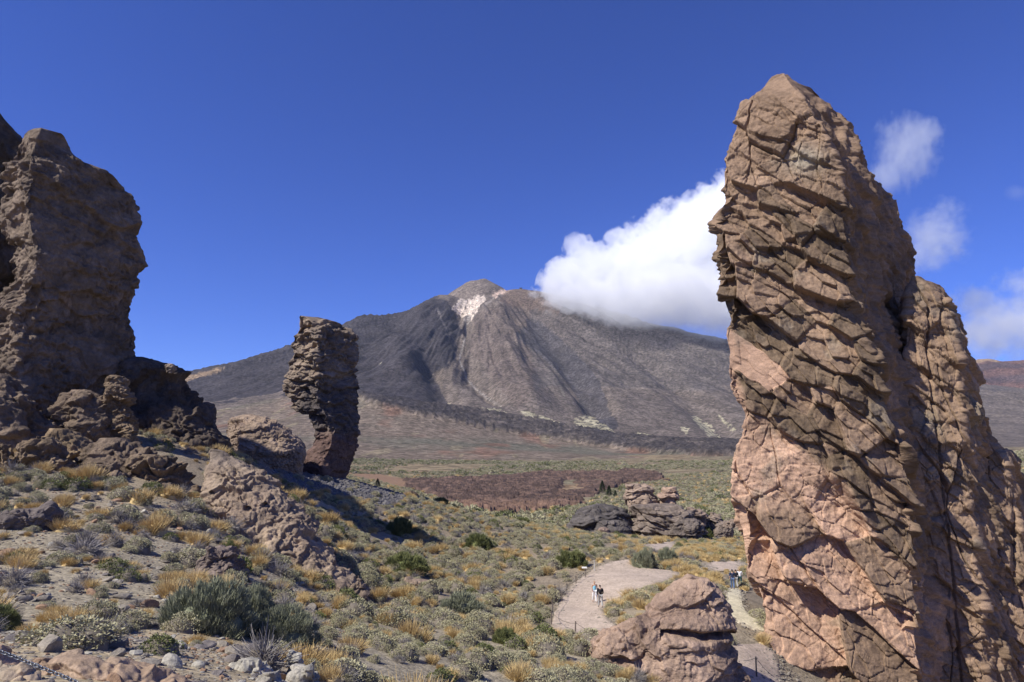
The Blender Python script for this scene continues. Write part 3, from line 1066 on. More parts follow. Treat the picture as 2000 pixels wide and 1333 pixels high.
def cap(V, F_, nr, nc):
    """close the top ring with a fan on its own centre"""
    top = V[:nc].mean(0)
    return V, F_


def disp_breccia(p, s=1.0, seed=0, amp=1.0):
    """knobbly conglomerate: overlapping lumps, hollows and loose fragments"""
    k = 1.0 / s
    w_ = np.stack([fbm(p * (k / 3.0), 3, seed + 41), fbm(p * (k / 3.0) + 7, 3, seed + 42), fbm(p * (k / 3.0) + 13, 3, seed + 43)], -1) * (0.9 * s)
    q = p + w_
    d = fbm(p * (k / 8.0), 4, seed) * 1.3
    f1, f2, h, v = worley((p + 1.6 * w_) * np.array([1, 1, 1.4], np.float32) * (k / 5.2), seed + 51)
    d = d + (hrand(h, 2) - 0.5) * 1.1 - v[:, 2] * 1.0 * hrand(h, 3)
    patch = 0.45 + 0.85 * sstep(-0.25, 0.3, fbm(p * (k / 4.5), 2, seed + 53))
    d0 = d
    d = d + (np.abs(perlin(q * (k / 3.4), seed + 5)) - 0.22) * 0.9 + fbm(p * (k / 2.2), 4, seed + 6, 0.6) * 0.55
    q3 = q * np.array([1, 1, 1.5], np.float32)
    f1, f2, h, v = worley(q3 * (k / 1.9), seed + 9)
    d = d + (hrand(h, 3) - 0.5) * 0.55 - v[:, 2] * 0.55 * hrand(h, 4) - v[:, 0] * 0.4 * (hrand(h, 6) - 0.5)
    f1, f2, h, v = worley(q * (k / 0.7), seed + 19)
    d = d + (0.5 - f1) * 0.30 * (hrand(h, 5) > 0.35) + (hrand(h, 7) - 0.5) * 0.34 - v[:, 2] * 0.22
    d = d - sstep(0.45, 0.1, f1) * (hrand(h, 8) > 0.9) * 0.45
    d = d + (np.abs(perlin(q * (k / 0.55), seed + 25)) - 0.22) * 0.20 + fbm(p * (k / 0.32), 3, seed + 29) * 0.20 + (ridged(p * (k / 1.1), 3, seed + 31) - 0.5) * 0.12
    d = d0 + (d - d0) * patch
    d = d - np.mean(d)
    return d * s * amp


def disp_layered(p, seed=0):
    """basalt in thick uneven layers"""
    warp = fbm(p / 6.0, 3, seed) * 2.2
    zz = p[:, 2] + warp + 0.18 * p[:, 0]
    q = np.stack([p[:, 0] / 5.0, p[:, 1] / 5.0, zz / 1.55], -1)
    f1, f2, h, v = worley(q, seed + 3)
    d = (hrand(h, 2) - 0.5) * 1.5 - v[:, 2] * 0.7 - sstep(0.2, 0.0, f2 - f1) * 0.5
    q2 = np.stack([p[:, 0] / 1.6, p[:, 1] / 1.6, zz / 0.55], -1)
    f1, f2, h, v = worley(q2, seed + 7)
    d = d + (hrand(h, 2) - 0.5) * 0.5 - v[:, 2] * 0.25
    d = d + fbm(p / 3.5, 4, seed + 11) * 0.7 + fbm(p / 0.7, 3, seed + 13) * 0.2
    return d


def close_grid(V, nr, nc):
    """faces of a lofted body with its top and bottom closed"""
    f = grid_faces(nr, nc, True)
    top, bot = len(V), len(V) + 1
    V = np.vstack([V, V[:nc].mean(0), V[-nc:].mean(0)])
    i = np.arange(nc)
    j = (i + 1) % nc
    ft = np.stack([np.full(nc, top), j, i, i], -1)
    fb = np.stack([np.full(nc, bot), (nr - 1) * nc + i, (nr - 1) * nc + j, (nr - 1) * nc + j], -1)
    return V, f, np.vstack([ft, fb])


def finish_rock(name, V, nr, nc, mat, colfn, parent=None, smooth=True):
    V2, f, caps = close_grid(V, nr, nc)
    me = bpy.data.meshes.new(name)
    tri = caps[:, :3]
    allf = np.vstack([np.c_[f[:, [0, 1, 2]]], f[:, [0, 2, 3]], tri])
    col = colfn(V2)
    me = mesh(name, V2, allf, mat, col, smooth)
    return link(name, me, parent)


def fix_orient(o):
    bm = bmesh.new()
    bm.from_mesh(o.data)
    bmesh.ops.recalc_face_normals(bm, faces=bm.faces)
    bm.to_mesh(o.data)
    bm.free()

# --- the great right-hand pillar
def ring_loft(fn_px, fn_Y, py0, py1, Yref, nr, counts, ksm, inset=0.25, wref=9.0, back=9.0):
    """fn_px: outline tables of the plan corners from left to right (rows in photograph pixels), fn_Y: how far each stands behind Yref"""
    py = np.linspace(py0, py1, nr)
    z = P(1000, py, Yref)[:, 2]
    tabs = [np.array(t, float) for t in fn_px]
    xl = P(np.interp(py, tabs[0][:, 0], tabs[0][:, 1]), py, Yref)[:, 0]
    xr = P(np.interp(py, tabs[-1][:, 0], tabs[-1][:, 1]), py, Yref)[:, 0]
    wid = np.clip((xr - xl) / wref, 0.06, 1.0)
    pts = []
    for t, dY in zip(tabs, fn_Y):
        Y = Yref + dY * wid
        # rows of equal height: the photograph row of this height at this distance
        yc = -Y * SP + z * CP
        zc = Y * CP + z * SP
        pxx = np.interp(666.5 - F * yc / zc, t[:, 0], t[:, 1])
        pts.append(np.stack([(pxx - 1000) / F * zc, Y], -1))
    ctr = (pts[0] + pts[-1]) / 2
    for k in (0, -1):
        pts[k] = pts[k] + (ctr - pts[k]) * np.minimum(inset / (np.linalg.norm(ctr - pts[k], axis=-1, keepdims=True) + 1e-6), 0.5)
    pb = ctr + np.stack([np.zeros(nr), back * wid], -1)
    seq = pts + [pb, pts[0]]
    rings = np.zeros((nr, sum(counts), 3))
    for r in range(nr):
        q = []
        for k, cnt in enumerate(counts):
            tt = np.linspace(0, 1, cnt, endpoint=False)[:, None]
            q.append(seq[k][r] * (1 - tt) + seq[k + 1][r] * tt)
        rings[r, :, :2] = smooth_ring(np.vstack(q), ksm)
    rings[:, :, 2] = z[:, None]
    return rings.reshape(-1, 3), sum(counts)


def between(a, b, f, dx=0.0):
    """outline table lying between two others"""
    ys = sorted(set([r[0] for r in a] + [r[0] for r in b]))
    a, b = np.array(a, float), np.array(b, float)
    return [(y, np.interp(y, a[:, 0], a[:, 1]) * (1 - f) + np.interp(y, b[:, 0], b[:, 1]) * f + dx) for y in ys]


def disp_blocks(p, ux, uy, seed=0):
    """slabs jointed along a slope that dips to the right, each standing proud at its lower end"""
    A = R(44)
    ca, sa = math.cos(A), math.sin(A)
    warp = np.stack([fbm(p / 5.0, 3, seed + 1), fbm(p / 5.0 + 9, 3, seed + 2), fbm(p / 5.0 + 19, 3, seed + 3)], -1) * 0.38
    q = p + warp
    a = q[:, 0] * ca - q[:, 2] * sa
    b = q[:, 0] * sa + q[:, 2] * ca
    # diagonal zone
    f1, f2, h, v = worley(np.stack([a / 3.1, q[:, 1] / 2.6, b / 1.65], -1), seed + 4, 0.85)
    e_ = sstep(0.0, 0.09, f2 - f1)
    big = ((hrand(h, 1) - 0.5) * 1.15 - v[:, 2] * (0.5 + 1.2 * hrand(h, 3)) - v[:, 0] * (hrand(h, 2) - 0.3) * 1.1) * (0.6 + 0.4 * e_) + 0.16 * e_
    hid = h
    f1, f2, h2, v = worley(np.stack([a / 1.5, q[:, 1] / 1.2, b / 0.85], -1), seed + 6, 1.0)
    e_ = sstep(0.0, 0.08, f2 - f1)
    sm = ((hrand(h2, 1) - 0.5) * 0.42 - v[:, 2] * 0.65 * hrand(h2, 2) - v[:, 0] * 0.3 * (hrand(h2, 7) - 0.4)) * (0.6 + 0.4 * e_) + 0.05 * e_
    # upright zone
    f1, f2, h3, v3 = worley(np.stack([q[:, 0] / 2.6, q[:, 1] / 2.2, q[:, 2] / 6.5 + 0.16 * q[:, 0]], -1), seed + 8, 1.0)
    e_ = sstep(0.0, 0.06, f2 - f1)
    up = ((hrand(h3, 1) - 0.5) * 0.55 - v3[:, 2] * 0.40) * (0.4 + 0.6 * e_) + 0.22 * e_ - sstep(0.03, 0.0, f2 - f1) * 0.15 * (hrand(h3, 4) > 0.4)
    f1, f2, h4, v4 = worley(np.stack([q[:, 0] / 1.3, q[:, 1] / 1.3, q[:, 2] / 1.0], -1), seed + 12, 1.0)
    e_ = sstep(0.0, 0.07, f2 - f1)
    up2 = (hrand(h4, 1) - 0.5) * 0.16 * e_ + 0.05 * e_ - sstep(0.03, 0.0, f2 - f1) * 0.06 * (hrand(h4, 2) > 0.6)
    # overhanging leaves of rock near the foot
    f1, f2, h5, v5 = worley(np.stack([a / 4.6, q[:, 1] / 3.6, b / 2.5], -1), seed + 14, 0.9)
    e_ = sstep(0.0, 0.08, f2 - f1)
    foot = ((hrand(h5, 1) - 0.5) * 1.7 - v5[:, 2] * 2.8 - v5[:, 0] * 0.5) * (0.7 + 0.3 * e_) + 0.15 * e_
    fine = fbm(p / 1.6, 5, seed + 16) * 0.30 + (np.abs(perlin(q / 0.8, seed + 21)) - 0.22) * 0.10 + fbm(p / 0.55, 3, seed + 22) * 0.07 + fbm(p / 0.35, 3, seed + 17) * 0.07 + (ridged(np.stack([a / 1.8, q[:, 1] / 0.9, b / 0.35], -1), 3, seed + 18) - 0.5) * 0.16
    return big, sm, up, up2, foot, fine, hid, h2, h3, h5


pcn = (330, 150, 130, 50, 60)
PNR = 800
V, pnc = ring_loft([PIL_L, PIL_C, between(PIL_C, PIL_R, 0.45), PIL_R], [0.0, -3.4, 2.3, 6.5], 147, 1560, 46.5, PNR, pcn, 17, -0.25, 9.0, 9.0)
nrm = recalc_normals(V, PNR, pnc)
ux, uy = proj(V)
big, sm, up, up2, foot, fine, h1, h2, h3, h5 = disp_blocks(V, ux, uy, 100)
edge_y = np.interp(ux, [1400, 1425, 1460, 1500, 1530, 1620, 1680, 1750, 1850], [640, 700, 805, 825, 850, 930, 1000, 1085, 1180])
low = sstep(-25, 25, uy - edge_y + 30 * fbm(V / 3.0, 3, 131))
topz = sstep(430, 300, uy + 40 * fbm(V / 4.0, 2, 132))
diag = (1 - low) * (1 - topz)
orange_band = inpoly(ux + 10 * fbm(V / 2.0, 3, 133), uy + 10 * fbm(V / 2.0 + 5, 3, 133), [(1390, 640), (1428, 645), (1500, 690), (1545, 740), (1500, 760), (1425, 720)])
footz = sstep(930, 1010, uy + 30 * fbm(V / 4.0, 2, 134)) * low
ucol = np.arange(len(V)) % pnc
side = sstep(pcn[0] - 5, pcn[0] + 40, ucol) * (ucol < sum(pcn[:3]) + 20)
d = diag * (big * 0.72 + sm * 0.9) + topz * (up * 0.7 + up2 + sm * 0.35 + big * 0.25) + low * (1 - footz) * (up * 0.75 + up2 * 1.3) + footz * (foot * 0.55 + up2 + sm * 0.35) + fine * 0.8
d = np.where(orange_band, 0.15 * d + 0.1, d)
sv = V * np.array([0.9, 0.9, 0.28])
d_side = fbm(sv, 4, 137) * 0.55 + (ridged(V * np.array([0.5, 0.5, 0.6]), 4, 138) - 0.5) * 0.3 + fine * 0.7 + sm * 0.45 + big * 0.25 - np.exp(-(np.abs(((ucol - pcn[0]) / 150.0) - 0.75 - 0.12 * fbm(V * 0.12, 2, 139)) / 0.16) ** 2) * -0.9
d = d * (1 - side) + d_side * side + fbm(V / 9.0, 3, 136) * 0.5
d = d - np.mean(d)
d = d * np.clip((uy - 147) / 100, 0.15, 1)
V = V + nrm * d[:, None]
orange = np.array([0.47, 0.302, 0.205])
tanp = np.array([0.285, 0.192, 0.128])
patina = np.array([0.138, 0.098, 0.064])
greyp = np.array([0.255, 0.208, 0.155])


def pillar_col(V2):
    n_ = len(V)
    r = hrand(h1, 11)
    c = np.tile(tanp, (n_, 1))
    c = lerp(c, np.tile(patina, (n_, 1)), np.clip(diag, 0, 1) * np.where(r > 0.3, 0.88, 0.12) * (1 - 0.25 * (hrand(h2, 5) > 0.72)))
    c = lerp(c, np.tile(orange, (n_, 1)), np.clip(low, 0, 1) * 0.92)
    c = lerp(c, np.tile(patina * 1.2, (n_, 1)), footz * (hrand(h5, 9) > 0.66) * 0.7)
    c = lerp(c, np.tile(orange, (n_, 1)), orange_band * 0.95)
    c = lerp(c, np.tile(greyp, (n_, 1)), sstep(0.25, 0.55, fbm(V / 2.2, 4, 141)) * 0.5)
    c = lerp(c, np.tile(tanp * 0.85, (n_, 1)), side * 0.55)
    pk = topz * (hrand(h3, 8) > 0.45)
    c = lerp(c, np.tile(tanp * 0.75, (n_, 1)), pk * 0.45)
    bleach = np.exp(-((ux - 1570) / 38) ** 2 - ((uy - 312) / 26) ** 2)
    c = lerp(c, np.tile([0.40, 0.37, 0.29], (n_, 1)), bleach * 0.6)
    c = c * (0.92 + 0.16 * hrand(h2, 6))[:, None] * (1 + 0.12 * fbm(V / 0.8, 3, 142))[:, None]
    return np.vstack([c, c[:1], c[-1:]])


pb = P(1650, 1300, 47)
pillar = empty("rock_pillar", (pb[0], pb[1], -13.0), "towering orange brown rock pillar with diagonal cracked slabs, filling the right side", "rock pillar")


def child_of(o, root):
    o.parent = root
    o.matrix_parent_inverse = Matrix.Translation(-root.location)
    return o


o = finish_rock("spire", V, PNR, pnc, M['pillar'], pillar_col)
child_of(o, pillar)

# ribs behind and to the right of the spire, one formation with it
RIB1_L = [(540, 1786), (560, 1778), (700, 1770), (900, 1790), (1100, 1820), (1333, 1840), (1480, 1850), (1600, 1855)]
RIB1_R = [(540, 1795), (548, 1806), (556, 1830), (570, 1848), (590, 1861), (620, 1881), (650, 1882), (690, 1892), (710, 1902), (780, 1910), (830, 1918), (900, 1936), (1000, 1960), (1200, 1985), (1480, 2010), (1600, 2035)]
RIB1_C = [(540, 1790), (600, 1852), (700, 1866), (850, 1880), (1000, 1893), (1200, 1915), (1480, 1940), (1600, 1945)]
RIB2_L = [(835, 1915), (900, 1900), (1000, 1895), (1200, 1905), (1480, 1900), (1600, 1905)]
RIB2_R = [(835, 1925), (860, 1934), (885, 1946), (893, 1960), (905, 1978), (930, 1996), (960, 2012), (1050, 2040), (1200, 2080), (1480, 2120), (1600, 2145)]
RIB2_C = [(835, 1922), (900, 1955), (1000, 1985), (1200, 2015), (1480, 2040), (1600, 2065)]
for (tl, tc_, tr, y0, Yr, nr_, cnt, sd) in ((RIB1_L, RIB1_C, RIB1_R, 540, 46.7, 520, (170, 130, 30, 30), 200), (RIB2_L, RIB2_C, RIB2_R, 835, 48.3, 360, (150, 90, 30, 30), 260)):
    Vr, ncr = ring_loft([tl, tc_, tr], [0.0, -1.6, 3.2], y0, 1600, Yr, nr_, cnt, 12, -0.1)
    nr2 = recalc_normals(Vr, nr_, ncr)
    rx, ry = proj(Vr)
    big, sm, up, up2, foot, fine, ha, hb, hc_, hd = disp_blocks(Vr, rx, ry, sd)
    uc = np.arange(len(Vr)) % ncr
    crack = np.exp(-((uc - cnt[0] * 0.45) / 5.0) ** 2)
    dd = up * 0.8 + up2 + sm * 0.55 + fine * 0.8 + big * 0.25 - crack * 0.3 + fbm(Vr / 6.0, 3, sd + 40) * 0.5
    dd = dd * np.clip((ry - y0) / 60, 0.1, 1)
    Vr = Vr + nr2 * dd[:, None]

    def ribcol(V2, Vr=Vr, ha=ha, hb=hb):
        n_ = len(Vr)
        c = lerp(np.tile(tanp * 1.05, (n_, 1)), np.tile(patina * 1.3, (n_, 1)), np.where(hrand(ha, 3) > 0.6, 0.6, 0.1))
        c = lerp(c, np.tile(greyp, (n_, 1)), sstep(0.1, 0.5, fbm(Vr / 2.5, 4, 241)) * 0.6)
        c = c * (0.85 + 0.3 * hrand(hb, 6))[:, None]
        return np.vstack([c, c[:1], c[-1:]])
    child_of(finish_rock("rear_rib", Vr, nr_, ncr, M['pillar'], ribcol), pillar)


FOOT = []


def rock_loft(name, rows, Y0, thick, nr, nc, mat, base, label, cat="rock formation", seed=0, s=1.0, amp=1.0, power=2.3, lean=0.0, kind='breccia', colf=None, inset=None, group=None, base2=None, topfade=0.08, ring=None, worn=2):
    if ring is not None:
        tabs, dY, cnt, back = ring
        nc = sum(cnt)
        V, _ = ring_loft(tabs, dY, rows[0][0], rows[-1][0], Y0, nr, cnt, max(6, nc // 24), (0.3 * s * amp if inset is None else inset), 0.8 * abs(P(rows[len(rows) // 2][2], 700, Y0)[0] - P(rows[len(rows) // 2][1], 700, Y0)[0]), back)
    else:
        V, py = loft_ellipse(rows, Y0, thick, nr, nc, power, lean, 0.68, (0.3 * s * amp if inset is None else inset))
    nrm = recalc_normals(V, nr, nc)
    if kind == 'breccia':
        d = disp_breccia(V, s, seed, amp)
    elif kind == 'cin':
        vx_, vy_ = proj(V)
        vy_ = vy_ + 14 * fbm(V / 3.0, 2, seed + 77)
        up_ = sstep(735, 690, vy_)
        ft_ = sstep(835, 862, vy_)
        d = disp_layered(V, seed) * (0.5 - 0.3 * up_ - 0.42 * ft_) + disp_breccia(V, 1.5, seed + 3, 0.7) * (0.6 + 0.6 * up_)
    else:
        d = disp_layered(V, seed) * amp
    g_ = d.reshape(nr, nc)
    for _ in range(worn):                                  # weathered: steps worn into slopes
        g_ = (2 * g_ + np.roll(g_, 1, 1) + np.roll(g_, -1, 1) + np.vstack([g_[:1], g_[:-1]]) + np.vstack([g_[1:], g_[-1:]])) / 6
    d = 0.82 * g_.ravel() + 0.18 * d
    mic = 0.5 + 0.5 * sstep(-0.2, 0.3, fbm(V / 2.5, 2, seed + 81))
    d = d + (fbm(V / 0.55, 4, seed + 83, 0.6) * 0.17 - np.clip(perlin(V / 0.42, seed + 84) - 0.18, 0, 1) * 0.45) * mic * min(1.0, s)
    row = np.repeat(np.linspace(0, 1, nr), nc)
    d = d * np.clip(row / topfade, 0.15, 1)
    V = V + nrm * d[:, None]
    n_ = len(V)
    k = fbm(V / (3.0 * s), 4, seed + 61)
    c = lerp(np.tile(base, (n_, 1)), np.tile(base2 if base2 is not None else np.array(base) * 0.68, (n_, 1)), sstep(-0.15, 0.45, k) * 0.8)
    c = c * (1 + 0.18 * fbm(V / (0.9 * s), 3, seed + 63))[:, None]
    if colf:
        c = colf(V, c)
    c = np.clip(c, 0.015, 0.8)
    FOOT.append((V[-nc:, 0].min(), V[-nc:, 0].max(), V[-nc:, 1].min(), V[-nc:, 1].max()))
    ox, oy = V[:, 0].mean(), float(V[:, 1].mean())
    oz = float(ground(ox, oy)[0])
    V = V - np.array([ox, oy, oz])
    o = finish_rock(name, V, nr, nc, mat, lambda q: np.vstack([c, c[:1], c[-1:]]))
    o.location = (ox, oy, oz)
    return tag(o, label, cat, group)


# --- the balanced rock (broad dark head on a narrow red foot)
CIN = [(616, 588, 597), (619, 585, 618), (628, 581, 656), (636, 577, 671), (648, 576, 683), (662, 573, 690), (690, 567, 694), (710, 560, 696), (728, 566, 697), (745, 564, 701), (760, 561, 703), (778, 560, 699),
       (798, 569, 700), (808, 588, 699), (818, 598, 698), (830, 608, 697), (843, 617, 695), (855, 615, 694), (870, 611, 695), (885, 603, 692), (898, 590, 688), (915, 592, 682), (935, 615, 675), (960, 620, 672)]


CIN_L = [(a, b) for a, b, c_ in CIN]
CIN_R = [(a, c_) for a, b, c_ in CIN]


def cin_col(V, c):
    px, py = proj(V)
    k = fbm(V / 3.0, 4, 411)
    red_ = sstep(828, 862, py + 10 * k)
    c = lerp(c, np.tile([0.125, 0.078, 0.066], (len(V), 1)), red_ * 0.9)
    tan_ = sstep(655, 620, px + 22 * k) * sstep(800, 740, py)
    c = lerp(c, np.tile([0.27, 0.205, 0.15], (len(V), 1)), tan_ * sstep(-0.3, 0.2, k) * 0.85)
    dk = sstep(735, 765, py + 14 * k) * (1 - red_)
    c = lerp(c, np.tile([0.085, 0.072, 0.07], (len(V), 1)), dk * sstep(570, 600, px) * 0.8)
    return c


rock_loft("balanced_rock", CIN, 113.0, lambda py, hw: np.maximum(hw * 0.95, 2.6), 420, 420, M['cinchado'], (0.21, 0.162, 0.122),
          "tall top heavy dark rock balancing on a narrow reddish foot before the volcano", "balanced rock", 400, 1.0, 1.0, 2.6, 0.0, 'cin', cin_col, -0.25, None, (0.145, 0.115, 0.095), 0.05,
          ([CIN_L, between(CIN_L, CIN_R, 0.42), CIN_R], [0.0, -2.2, 4.0], (160, 190, 35, 35), 8.0), 4)

# --- the cliff on the left
CLIFF_A = [(200, -230, -40), (215, -240, 0), (230, -250, 14), (245, -250, 24), (270, -250, 44), (330, -250, 60), (430, -250, 70), (600, -250, 90), (900, -250, 110)]
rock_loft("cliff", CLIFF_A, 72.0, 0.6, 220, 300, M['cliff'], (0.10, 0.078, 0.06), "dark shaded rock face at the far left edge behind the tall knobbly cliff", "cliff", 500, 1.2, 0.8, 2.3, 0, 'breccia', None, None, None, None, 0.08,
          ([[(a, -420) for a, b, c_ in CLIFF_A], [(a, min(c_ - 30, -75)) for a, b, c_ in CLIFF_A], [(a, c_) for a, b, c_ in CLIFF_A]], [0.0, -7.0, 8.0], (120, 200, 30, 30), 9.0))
CLIFF_B = [(253, 74, 96), (257, 62, 108), (264, 54, 117), (283, 44, 127), (298, 36, 135), (312, 28, 150), (323, 22, 178), (335, 16, 206), (350, 9, 222), (370, 5, 233), (384, 5, 250), (400, 4, 258), (440, 6, 261),
           (466, 14, 266), (495, 24, 272), (525, 34, 272), (550, 30, 268), (570, 0, 262), (600, -60, 257), (640, -120, 256), (670, -150, 262), (700, -170, 267), (740, -180, 266), (780, -190, 258), (830, -200, 240), (900, -200, 215), (980, -200, 200)]
CB_L = [(a, b) for a, b, c_ in CLIFF_B]
CB_R = [(a, c_) for a, b, c_ in CLIFF_B]
CB_C = [(253, 80), (300, 60), (400, 50), (500, 70), (560, 60), (620, 20), (700, 40), (980, 40)]
rock_loft("cliff", CLIFF_B, 62.0, lambda py, hw: np.clip(hw * 1.05, 0.5, 7.0), 620, 620, M['cliff'], (0.20, 0.15, 0.11),
          "tall knobbly grey brown cliff tower against the sky on the left", "cliff", 520, 1.0, 0.6, 2.3, 0.0, 'breccia', None, -0.35, None, None, 0.07,
          ([CB_L, CB_C, CB_R], [0.0, -2.5, 6.0], (200, 380, 40, 40), 9.0), 4)
CLIFF_C = [(699, 262, 284), (703, 250, 300), (710, 240, 322), (716, 238, 343), (730, 236, 349), (755, 232, 366), (785, 230, 388), (800, 228, 408), (830, 226, 424), (868, 222, 443), (890, 222, 441), (940, 222, 425), (1010, 230, 410)]
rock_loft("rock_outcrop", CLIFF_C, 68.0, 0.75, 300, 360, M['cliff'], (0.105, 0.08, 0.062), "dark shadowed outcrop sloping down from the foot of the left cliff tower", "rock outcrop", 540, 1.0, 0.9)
rock_loft("boulder", [(710, 326, 334), (713, 323, 341), (718, 323, 344), (724, 325, 343), (729, 328, 338)], 65.0, 1.0, 60, 80, M['cliff'], (0.25, 0.195, 0.15),
          "small round knob of stone perched on top of the dark shadowed outcrop", "boulder", 550, 0.35, 0.7)
rock_loft("boulder", [(785, 396, 408), (789, 390, 417), (797, 388, 422), (810, 390, 422), (822, 396, 420), (832, 404, 414)], 71.0, 0.9, 60, 80, M['cliff'], (0.13, 0.105, 0.09),
          "dark rounded boulder on the right hand slope of the shadowed outcrop", "boulder", 552, 0.5, 0.7)
ROCK_E = [(808, 474, 486), (812, 460, 503), (819, 450, 520), (828, 443, 538), (838, 440, 560), (852, 440, 576), (868, 444, 588), (884, 452, 596), (900, 462, 592), (930, 480, 585)]
rock_loft("rock_outcrop", ROCK_E, 105.0, 0.8, 240, 320, M['tan'], (0.31, 0.23, 0.168), "rough rounded brown outcrop just left of the balanced rock", "rock outcrop", 560, 0.6, 0.75, 2.2, 0.12, 'breccia', None, None, None, (0.20, 0.145, 0.11))
ROCK_D = [(876, 412, 424), (879, 403, 440), (884, 401, 452), (895, 401, 464), (908, 402, 486), (920, 403, 510), (940, 406, 531), (960, 404, 552), (978, 394, 577), (1000, 386, 590), (1022, 384, 607), (1034, 388, 624), (1052, 398, 641),
          (1080, 420, 660), (1108, 450, 678), (1130, 490, 699), (1150, 540, 709), (1175, 600, 718), (1195, 640, 724), (1230, 660, 730)]


def tuff_pits(V, c):
    px, py = proj(V)
    g = sstep(930, 890, py)
    c = lerp(c, np.tile([0.17, 0.14, 0.115], (len(V), 1)), g * 0.6)
    for x, y, r_ in ((483, 995, 7.5), (516, 988, 7.0), (413, 962, 4.0)):
        m_ = np.hypot((px - x) / 1.25, py - y) < r_
        k = sstep(r_, r_ * 0.6, np.hypot((px - x) / 1.25, py - y))
        V[:, 1] += k * 0.55 * (V[:, 1] < 50.5)
    return c


rock_loft("rock_ridge", ROCK_D, lambda py: np.interp(py, [876, 1000, 1100, 1190, 1230], [51.5, 49.5, 48.0, 46.6, 46.0]), lambda py, hw: np.clip(hw * 0.8, 0.5, 3.6), 420, 420, M['tan'], (0.33, 0.25, 0.178),
          "tan pitted tuff ridge with two round holes sloping down to the scrub", "rock ridge", 580, 0.9, 0.6, 2.3, 0.0, 'breccia', tuff_pits, 0.25, None, (0.235, 0.172, 0.125))

# jumbled outcrops at the cliff's foot: rows, distance, name, label
def blob_rows(x0, x1, y0, y1, skew=0.0, n_=9, p_=2.2):
    t = np.linspace(0, 1, n_)
    w_ = np.clip(1 - np.abs(1 - 1.08 * t) ** p_, 0.06, 1) ** (1 / p_)
    cx = (x0 + x1) / 2 + skew * (t - 0.5) * (x1 - x0)
    hw = (x1 - x0) / 2 * w_
    return [(y0 + (y1 - y0) * a, c_ - h_, c_ + h_) for a, c_, h_ in zip(t, cx, hw)]


OUT = [
    ((-80, 150, 735, 930), 57, "lumpy brown outcrop under the cliff at the left edge", 1.0, 0.2),
    ((60, 160, 858, 945), 51, "reddish brown leaning slab below the lumpy outcrop at the left", 0.6, 0.5),
    ((-40, 70, 868, 935), 50, "low brown rock hump above the bushes at the left edge", 0.7, 0.2),
    ((120, 268, 765, 900), 60, "brown rounded outcrop against the foot of the tall cliff tower", 0.9, 0.25),
    ((205, 264, 735, 800), 59, "knobbly little pinnacle rising from the rounded outcrop by the cliff", 0.5, 0.15),
    ((245, 282, 831, 872), 57, "small round boulder sitting between cliff foot and dark outcrop", 0.4, 0.0),
    ((160, 362, 856, 985), 54, "broad bumpy brown outcrop below the small round boulder", 0.8, 0.25),
    ((252, 388, 888, 1002), 52.5, "rounded tan outcrop at the dark entrance of the shaded hollow", 0.7, 0.2),
    ((80, 232, 838, 985), 55, "rugged brown outcrop left of the broad bumpy one", 0.8, 0.3),
    ((140, 300, 908, 1005), 50, "grey brown rocky step with scrub at its foot", 0.6, 0.3),
]
for k, ((x0, x1, y0, y1), Y, lab, s_, sk) in enumerate(OUT):
    rock_loft("rock_outcrop", blob_rows(x0, x1, y0, y1 + 40, sk), Y, 0.9, 170, 240, M['cliff'], (0.19 + 0.02 * (k % 3), 0.140 + 0.012 * (k % 3), 0.10), lab, "rock outcrop", 600 + 13 * k, s_, 0.95, 2.3, -0.15, 'breccia', None, None, "rock outcrops at the foot of the left cliff")

# --- the low rock by the path, bottom right of the middle
LOWR = [(1117, 1332, 1344), (1121, 1322, 1362), (1128, 1316, 1385), (1136, 1310, 1394), (1146, 1300, 1402), (1160, 1280, 1410), (1175, 1260, 1416), (1192, 1235, 1420), (1210, 1205, 1424), (1228, 1172, 1426), (1238, 1160, 1422), (1250, 1155, 1416),
        (1262, 1152, 1424), (1280, 1150, 1440), (1310, 1150, 1452), (1340, 1148, 1458), (1420, 1148, 1470)]


def lowr_col(V, c):
    px, py = proj(V)
    k = fbm(V / 1.5, 3, 700)
    V[:, 1] += 0.9 * np.exp(-((py - 1243 - 8 * k) / 7.0) ** 2) * (px > 1290) * (V[:, 1] < 39)
    return c


rock_loft("rock_outcrop", LOWR, 38.0, lambda py, hw: np.clip(hw * 0.75, 0.4, 3.2), 420, 480, M['tan'], (0.35, 0.245, 0.18), "low pinkish brown rock hump beside the path in front of the hikers", "rock outcrop", 700, 0.8, 0.55, 2.4, -0.1, 'breccia', lowr_col, 0.2, None, (0.205, 0.14, 0.105))

